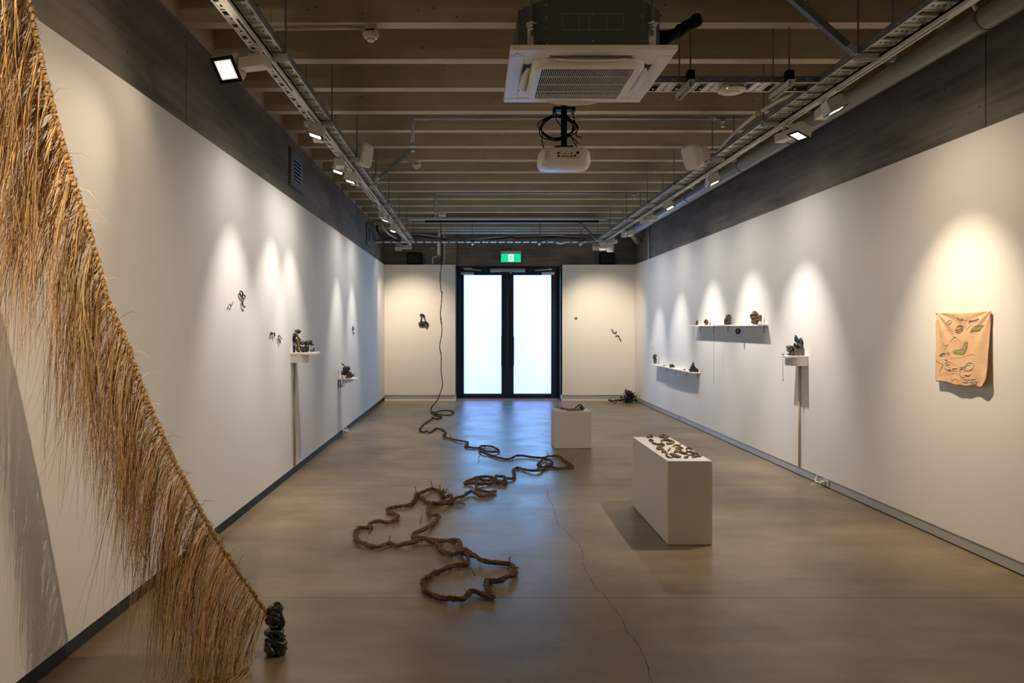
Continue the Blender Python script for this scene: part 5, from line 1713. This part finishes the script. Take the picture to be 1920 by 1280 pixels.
stitch([(715, 830), (700, 880), (715, 935), (760, 965), (830, 970), (890, 985)], 'thread_blue', .0013)
stitch([(780, 800), (830, 790), (850, 820), (880, 850)], 'thread_pale', .0014)
for k in range(12):
    x, y = R.uniform(480, 700), R.uniform(780, 910)
    stitch([(x, y), (x + R.uniform(20, 45), y + R.uniform(-12, 12)), (x + R.uniform(45, 80), y + R.uniform(-14, 14))], 'thread_pale' if k % 2 else 'thread_dark', .0011)
for k in range(12):
    x, y = R.uniform(730, 880), R.uniform(900, 1010)
    stitch([(x, y), (x + R.uniform(20, 45), y + R.uniform(-12, 12)), (x + R.uniform(45, 65), y + R.uniform(-14, 14))], 'thread_pale' if k % 3 else 'thread_dark', .0014)
stitch([(590, 950), (620, 980), (660, 960), (700, 990)], 'thread_dark', .0009)
for y_, z_ in ((5.255, 1.655), (4.712, 1.652)):
    MB().cyl((XR, y_, z_), (XR - .02, y_, z_), .0028, 8).build('pin', 'silver', cl)

# ------------------------------------------------------------------ bark rope: hangs from the far ceiling, snakes over the floor
HANG = [(503, 32), (504, 120), (505, 200), (505, 330), (498, 400), (503, 490), (510, 515), (505, 590), (500, 650), (510, 740), (505, 800), (495, 855), (505, 920), (505, 1010), (513, 1100), (500, 1150), (480, 1200), (448, 1238), (438, 1262)]
FLOOR = [(488, 92), (500, 106), (540, 112), (590, 114), (612, 102), (595, 90), (545, 92), (515, 100), (498, 104), (520, 117), (548, 125), (520, 135), (500, 128), (490, 140), (455, 160), (435, 180), (428, 200), (450, 208), (465, 204), (480, 210), (500, 200),
         (520, 187), (550, 195), (570, 212), (555, 232), (580, 240), (600, 245), (640, 258), (690, 265), (676, 285), (700, 292), (745, 296), (770, 285), (820, 292), (860, 312), (830, 322), (800, 315), (755, 302), (765, 322), (800, 332),
         (840, 345), (880, 354), (920, 357), (950, 345), (980, 342), (1040, 347), (1100, 355), (1130, 343), (1180, 345), (1215, 362), (1250, 390), (1262, 402), (1230, 406), (1180, 408), (1140, 400), (1100, 402), (1072, 398), (1080, 380), (1105, 362),
         (1150, 372), (1130, 395), (1100, 412), (1085, 422), (1050, 426), (1000, 416), (960, 406), (938, 420), (945, 445), (935, 465), (900, 470), (870, 490), (850, 480), (830, 465), (790, 455), (740, 458), (700, 475), (670, 492), (700, 492), (735, 500),
         (780, 496), (830, 488), (850, 457), (888, 462), (896, 495), (860, 490), (800, 478), (745, 472), (735, 515), (760, 530), (800, 540), (840, 535), (820, 547), (790, 560), (750, 562), (710, 542), (670, 560), (620, 575), (592, 600), (560, 610),
         (520, 608), (480, 600), (450, 580), (412, 556), (430, 546), (470, 535), (500, 522), (540, 540), (560, 570), (597, 566), (590, 602), (540, 612), (490, 612), (473, 640), (485, 672), (532, 680), (500, 715), (460, 750), (400, 770), (390, 790),
         (430, 803), (480, 805), (560, 812), (620, 808), (645, 830), (655, 870), (690, 900), (685, 940), (650, 950), (600, 955), (540, 975), (500, 995), (460, 1020), (443, 1050), (455, 1080), (500, 1110), (550, 1130), (610, 1138),
         (670, 1130), (705, 1100), (730, 1092), (770, 1105), (822, 1125), (825, 1112), (800, 1085), (790, 1050), (800, 1030), (850, 1035), (900, 1020), (950, 990), (940, 960), (920, 940), (860, 935), (800, 935), (740, 915), (710, 905),
         (680, 880), (640, 890), (600, 885), (550, 865), (530, 840), (510, 822), (430, 815), (370, 830), (300, 835), (260, 825), (210, 842), (150, 837), (95, 820), (75, 790), (80, 760), (110, 740), (160, 735), (152, 718),
         (200, 708), (260, 708), (305, 690), (300, 665), (260, 655), (255, 635), (300, 622), (370, 612), (395, 590), (410, 562)]
K1 = 2.9083


def rope_r(y):          # thicker towards the camera
    return max(.011, min(.016, .016 - (y - 5.0) * .0009))


hang_pts = [P(680 + x / K6, 400 + y / K6, 13.22) for x, y in HANG]
hang_pts[0].z = JZ - .001
floor_pts = []
for i, (x, y) in enumerate(FLOOR):
    q = F(640 + x / K1, 740 + y / K1)
    q.z = rope_r(q.y) * (1.25 + (.7 if noise.noise(Vector((i * .9, 0, 0))) > .12 else 0))
    floor_pts.append(q)
path = catmull(hang_pts, .012) + catmull(floor_pts, .012)
# crossing strands rest on top of the ones laid before
grid = {}
for i, p_ in enumerate(path):
    if p_.z > .2: continue
    key = (int(p_.x / .03), int(p_.y / .03))
    hit = False
    for a_ in (-1, 0, 1):
        for c_ in (-1, 0, 1):
            for j in grid.get((key[0] + a_, key[1] + c_), []):
                if i - j > 14: hit = True
    grid.setdefault(key, []).append(i)
    if hit: p_.z = max(p_.z, 2.6 * rope_r(p_.y))
zs = [p_.z for p_ in path]
for _ in range(3):
    zs = [zs[0]] + [(zs[i - 1] + zs[i] * 2 + zs[i + 1]) / 4 for i in range(1, len(zs) - 1)] + [zs[-1]]
for p_, z in zip(path, zs): p_.z = z
rope = thing('bark_rope', 'long twisted brown bark rope hanging from the far ceiling and snaking across the floor', 'rope', (path[-1].x, path[-1].y, 0))
acc = 0
frames = []
u = None
for i, p_ in enumerate(path):
    t_ = (path[min(i + 1, len(path) - 1)] - path[max(i - 1, 0)]).normalized()
    if u is None: u, w = orth(t_)
    u = (u - t_ * u.dot(t_)).normalized(); w = t_.cross(u)
    if i: acc += (p_ - path[i - 1]).length
    frames.append((p_, t_, u.copy(), w.copy(), acc))
for s_ in range(3):
    o_ = MB(); n_ = 6
    for i, (p_, t_, u_, w_, L_) in enumerate(frames):
        rr_ = rope_r(p_.y) if p_.z < .25 else .0085
        lump = 1 + .7 * noise.noise(Vector((L_ * 14, s_ * 9, 0))) + .75 * noise.noise(Vector((L_ * 38, s_ * 5, 3)))
        if p_.z > .25: lump *= (1 + .9 * max(0, noise.noise(Vector((L_ * 5, 1, 7))) - .1) * 2)
        a = L_ / (rr_ * 5.2) + s_ * 2 * math.pi / 3 + .8 * noise.noise(Vector((L_ * 6, s_, 1)))
        c = p_ + (u_ * math.cos(a) + w_ * math.sin(a)) * rr_ * .52
        tr = rr_ * .55 * lump
        for k in range(n_):
            b_ = 2 * math.pi * k / n_
            q = c + (u_ * math.cos(b_) + w_ * math.sin(b_)) * tr * (1 + .25 * noise.noise(Vector((L_ * 90, k * 3.1, s_))))
            o_.v.append((q.x, q.y, max(.001, q.z)))
        if i:
            for k in range(n_):
                a_ = (i - 1) * n_
                o_.f.append((a_ + k, a_ + (k + 1) % n_, a_ + n_ + (k + 1) % n_, a_ + n_ + k))
    o_.build('rope_strand', 'rope', rope, smooth=False, fix=False)
kn = MB()
acc_ = 0
for p_, t_, u_, w_, L_ in frames:
    if L_ < acc_: continue
    acc_ = L_ + R.uniform(.02, .07)
    sc = rope_r(p_.y) if p_.z < .25 else .0085
    a = R.uniform(0, 6.28)
    c = p_ + (u_ * math.cos(a) + w_ * math.sin(a)) * sc * .6
    k2 = sc * R.uniform(.5, .85)
    kn.blob((c.x, c.y, max(c.z, k2 * .9)), (k2 * 1.3, k2 * 1.1, k2), int(L_ * 100), .5, 2.5, 1)
o = kn.build('rope_knots', 'rope', rope, fix=False); o['kind'] = 'stuff'
# loose fibres sticking out
hb = MB()
rr = random.Random(5)
for k in range(4200):
    p_, t_, u_, w_, L_ = frames[rr.randrange(len(frames))]
    sc = rope_r(p_.y) if p_.z < .25 else .008
    if p_.z > .25 and rr.random() < .4: continue
    a = rr.uniform(0, 2 * math.pi)
    dv = (u_ * math.cos(a) + w_ * math.sin(a) + t_ * rr.uniform(-1.2, 1.2)).normalized()
    ln = sc * rr.uniform(.7, 1.9) * (2.6 if rr.random() < .09 else 1)
    p0 = p_ + dv * sc * .5
    pts = [p0, p0 + dv * ln * .5 + Vector((0, 0, rr.uniform(-.2, .2) * ln)), p0 + dv * ln + Vector((rr.uniform(-.3, .3), rr.uniform(-.3, .3), rr.uniform(-.5, .3))) * ln]
    pts = [Vector((q.x, q.y, max(.0015, q.z))) for q in pts]
    hb.tube(pts, [sc * .07, sc * .05, sc * .02], 3)
o = hb.build('loose_fibres', 'rope_hair', rope, fix=False); o['kind'] = 'stuff'
# twigs and the green tuft
for i, (x, y, dx, dy, dz) in enumerate(((408, 548, -6, -22, .05), (495, 520, -8, -30, .04), (680, 285, 4, 14, .02), (1250, 388, 20, -12, .05), (595, 600, 85, 6, .012), (540, 540, -5, -15, .06), (430, 720, 10, -40, .03),
                                        (260, 822, 5, -28, .04), (915, 935, 6, -14, .05), (755, 342, -10, 18, .02), (1130, 345, -12, -12, .05), (160, 740, -14, 26, .012), (820, 1120, -2, -16, .03), (700, 960, 30, 34, .008), (600, 245, -12, -16, .04))):
    a_ = F(640 + x / K1, 740 + y / K1); b_ = F(640 + (x + dx) / K1, 740 + (y + dy) / K1)
    a_.z = .02; b_.z = dz
    LT([a_, a_.lerp(b_, .5) + Vector((0, 0, .008)), b_], .0045, seed=i, amp=.2, n=6).build('twig', 'rope_hair', rope)
tf = MB()
for k in range(40):
    a_ = F(640 + (545 + rr.uniform(-8, 14)) / K1, 740 + (560 + rr.uniform(-12, 18)) / K1); a_.z = .03
    b_ = a_ + Vector((rr.uniform(-.05, .07), rr.uniform(-.06, .08), rr.uniform(.0, .06)))
    tf.tube([a_, a_.lerp(b_, .5) + Vector((0, 0, .01)), b_], [.004, .003, .001], 4)
for k in range(26):
    a_ = F(640 + 600 / K1, 740 + 598 / K1); a_.z = .02
    b_ = F(640 + (640 + rr.uniform(-20, 45)) / K1, 740 + (604 + rr.uniform(-12, 10)) / K1); b_.z = rr.uniform(.004, .02)
    tf.tube([a_, a_.lerp(b_, .5) + Vector((0, 0, .008)), b_], [.003, .0025, .001], 4)
o = tf.build('leaf_tuft', 'tuft', rope); o['kind'] = 'stuff'

# ------------------------------------------------------------------ straw fringe from the ceiling tray to the black figure
CORD = [(-45, -300), (-8, -180), (30, -70), (52, 0), (68, 75), (95, 185), (132, 320), (160, 410), (186, 500), (202, 560), (236, 640), (272, 740), (306, 820), (340, 890), (372, 950), (402, 1003), (440, 1062), (470, 1105), (500, 1148)]


def cd(i):
    x, y = CORD[i]
    f = (1148 - y) / 1218
    return 3.375 - 1.0 * f


cpts = [P(x, y, cd(i)) for i, (x, y) in enumerate(CORD)]
top = Vector((TL0 + .09, cpts[0].y - .12, TZ - .004))
cpts = [top] + cpts[1:] + [Vector((SB.x - .035, SB.y - .006, .205))]
cpath = catmull(cpts, .006)
fringe = thing('straw_fringe', 'tall curtain of straw fibres knotted on a slanting cord, hanging down the left side', 'fibre hanging', (cpath[-1].x - .3, cpath[-1].y, .0))
cum = [0]
for a_, b_ in zip(cpath, cpath[1:]): cum.append(cum[-1] + (b_ - a_).length)
for s_ in range(2):
    o_ = MB(); n_ = 6
    u = None
    for i, p_ in enumerate(cpath):
        t_ = (cpath[min(i + 1, len(cpath) - 1)] - cpath[max(i - 1, 0)]).normalized()
        if u is None: u, w = orth(t_)
        u = (u - t_ * u.dot(t_)).normalized(); w = t_.cross(u)
        L_ = cum[i]
        a = L_ / .008 + s_ * math.pi
        rr_ = .0062 * (1 + .5 * noise.noise(Vector((L_ * 40, s_ * 4, 0))))
        c = p_ + (u * math.cos(a) + w * math.sin(a)) * .0045
        for k in range(n_):
            b_ = 2 * math.pi * k / n_
            o_.v.append(tuple(c + (u * math.cos(b_) + w * math.sin(b_)) * rr_ * (1 + .3 * noise.noise(Vector((L_ * 160, k * 2, s_))))))
        if i:
            for k in range(n_):
                a_ = (i - 1) * n_
                o_.f.append((a_ + k, a_ + (k + 1) % n_, a_ + n_ + (k + 1) % n_, a_ + n_ + k))
    o_.build('braided_cord', 'straw_cord', fringe, fix=False)

rs = np.random.RandomState(4)
verts = []; faces = []; cols = []
Ltot = cum[-1]
NR = 12


def strand(pts, r0, col, r1=None):
    o_ = len(verts)
    m = len(pts)
    for i, p_ in enumerate(pts):
        t_ = pts[min(i + 1, m - 1)] - pts[max(i - 1, 0)]
        t_ = t_.normalized() if t_.length > 1e-9 else Vector((0, 0, -1))
        u_, w_ = orth(t_) if abs(t_.z) < .99 else (Vector((1, 0, 0)), Vector((0, 1, 0)))
        r_ = r0 * (1 - .75 * (i / (m - 1)) ** 2)
        for k in range(3):
            a = 2.094 * k + .5
            q = p_ + (u_ * math.cos(a) + w_ * math.sin(a)) * r_
            verts.append((q.x, q.y, max(.0008, q.z))); cols.append(col)
    for i in range(m - 1):
        for k in range(3):
            a_ = o_ + i * 3
            faces.append((a_ + k, a_ + (k + 1) % 3, a_ + 3 + (k + 1) % 3, a_ + 3 + k))


def straw_col():
    f = rs.rand()
    base = (.86, .63, .32) if f < .45 else ((.58, .38, .17) if f < .72 else (.22, .125, .05))
    k_ = rs.uniform(.8, 1.15)
    return (base[0] * k_, base[1] * k_, base[2] * k_, 1)


import bisect


def cord_at(L_):
    i = min(len(cpath) - 2, max(0, bisect.bisect_right(cum, L_) - 1))
    f = (L_ - cum[i]) / max(1e-9, cum[i + 1] - cum[i])
    return cpath[i].lerp(cpath[i + 1], f)


NCL = 480
for c_ in range(NCL):
    f = (c_ + rs.rand()) / NCL
    # local clump character
    A = rs.uniform(.03, .14) if f > .42 else rs.uniform(.08, .42)
    yo = rs.uniform(-.07, .06) - (.26 * max(0, f - .62) / .38 if f > .62 else 0)
    k_ = noise.noise(Vector((f * 14, 2, 0)))
    Lc = (.80 + .16 * k_) * rs.uniform(.72, 1.08)
    tau = rs.uniform(.10, .26) if f > .42 else rs.uniform(.18, .42)
    lean = rs.uniform(-.04, .06)
    for s_ in range(rs.randint(5, 9) if f < .42 else rs.randint(4, 7)):
        L_ = f * Ltot + rs.normal(0, .0035)
        p0 = cord_at(min(Ltot - .01, max(0, L_)))
        ln = Lc * rs.uniform(.62, 1.1)
        if rs.rand() < .08: ln *= 1.18
        a_ = A * rs.uniform(.8, 1.2) * (1 if rs.rand() > .12 else rs.uniform(.3, 2)); y_ = yo + rs.normal(0, .012)
        wob = rs.uniform(-1, 1, 4)
        conv = .55
        pts = []
        kick = rs.uniform(.0, .02)
        floor_run = 0
        fd = rs.uniform(-1.3, -.2)
        prev = None
        for i in range(NR):
            t_ = i / (NR - 1)
            s = t_ * ln
            e = 1 - math.exp(-s / tau)
            h_ = a_ * e
            x = p0.x - h_ + lean * t_ * t_ + .024 * wob[0] * math.sin(3.5 * t_ + wob[1] * 3) * t_ + rs.normal(0, .0012)
            y = p0.y + y_ * (e * .6 + .4 * t_) + .024 * wob[2] * math.sin(3 * t_ + wob[3] * 3) * t_
            z = p0.z + kick * math.sin(min(1, t_ * 9) * math.pi) - (s - .55 * h_ if s > .55 * h_ else 0) - .25 * h_
            if z < .004:
                over = .004 - z
                x += over * (-.35 + .3 * wob[0]); y += over * (fd * .9)
                z = .002 + .004 * abs(wob[1])
            pts.append(Vector((x, y, z)))
        strand(pts, rs.uniform(.0008, .0015), straw_col())
# flyaway ends
for c_ in range(150):
    f = rs.rand() ** .8
    p0 = cord_at(f * Ltot * .97)
    ln = rs.uniform(.5, 1.05)
    hx = rs.uniform(.05, .3); cur = rs.uniform(-.22, .12)
    pts = []
    for i in range(10):
        t_ = i / 9
        x = p0.x - hx * (1 - math.exp(-t_ * 2.2)) + cur * max(0, t_ - .55) ** 1.3
        z = p0.z - ln * t_ * .92
        if z < .004: x -= (.004 - z) * .2; z = .003
        pts.append(Vector((x, p0.y + rs.uniform(-.01, .01) - .05 * t_, z)))
    strand(pts, rs.uniform(.0006, .0012), straw_col())
# short stubs and curls at the knots on the right of the cord
for c_ in range(900):
    p0 = cord_at(rs.rand() * Ltot * .99)
    a = rs.uniform(-.4, 1.4)
    ln = rs.uniform(.008, .028) if rs.rand() < .95 else rs.uniform(.05, .10)
    dv = Vector((math.cos(a), rs.uniform(-.5, .5), math.sin(a)))
    pts = [p0, p0 + dv * ln * .6, p0 + dv * ln + Vector((rs.uniform(-.3, .3), 0, -.35)) * ln]
    strand(pts, .0013, straw_col())
me = bpy.data.meshes.new('straw_fibres')
org = fringe.location
va = np.array(verts, dtype=np.float64) - np.array(org)
me.from_pydata(va.tolist(), [], faces)
ca = me.color_attributes.new('tone', 'FLOAT_COLOR', 'POINT')
ca.data.foreach_set('color', np.array(cols, dtype=np.float32).ravel())
me.materials.append(M['straw'])
o = bpy.data.objects.new('straw_fibres', me)
COL.objects.link(o); o.parent = fringe; o['kind'] = 'stuff'
# knots
kb = MB()
n_k = int(Ltot / .017)
for i in range(n_k):
    p_ = cord_at(i * .017 + R.uniform(0, .005))
    kb.blob(p_ + Vector((R.uniform(-.003, .005), R.uniform(-.004, .004), R.uniform(-.004, .004))), (.0115, .009, .010), i, .4, 2.4, 1)
o = kb.build('cord_knots', 'straw_cord', fringe, fix=False); o['kind'] = 'stuff'
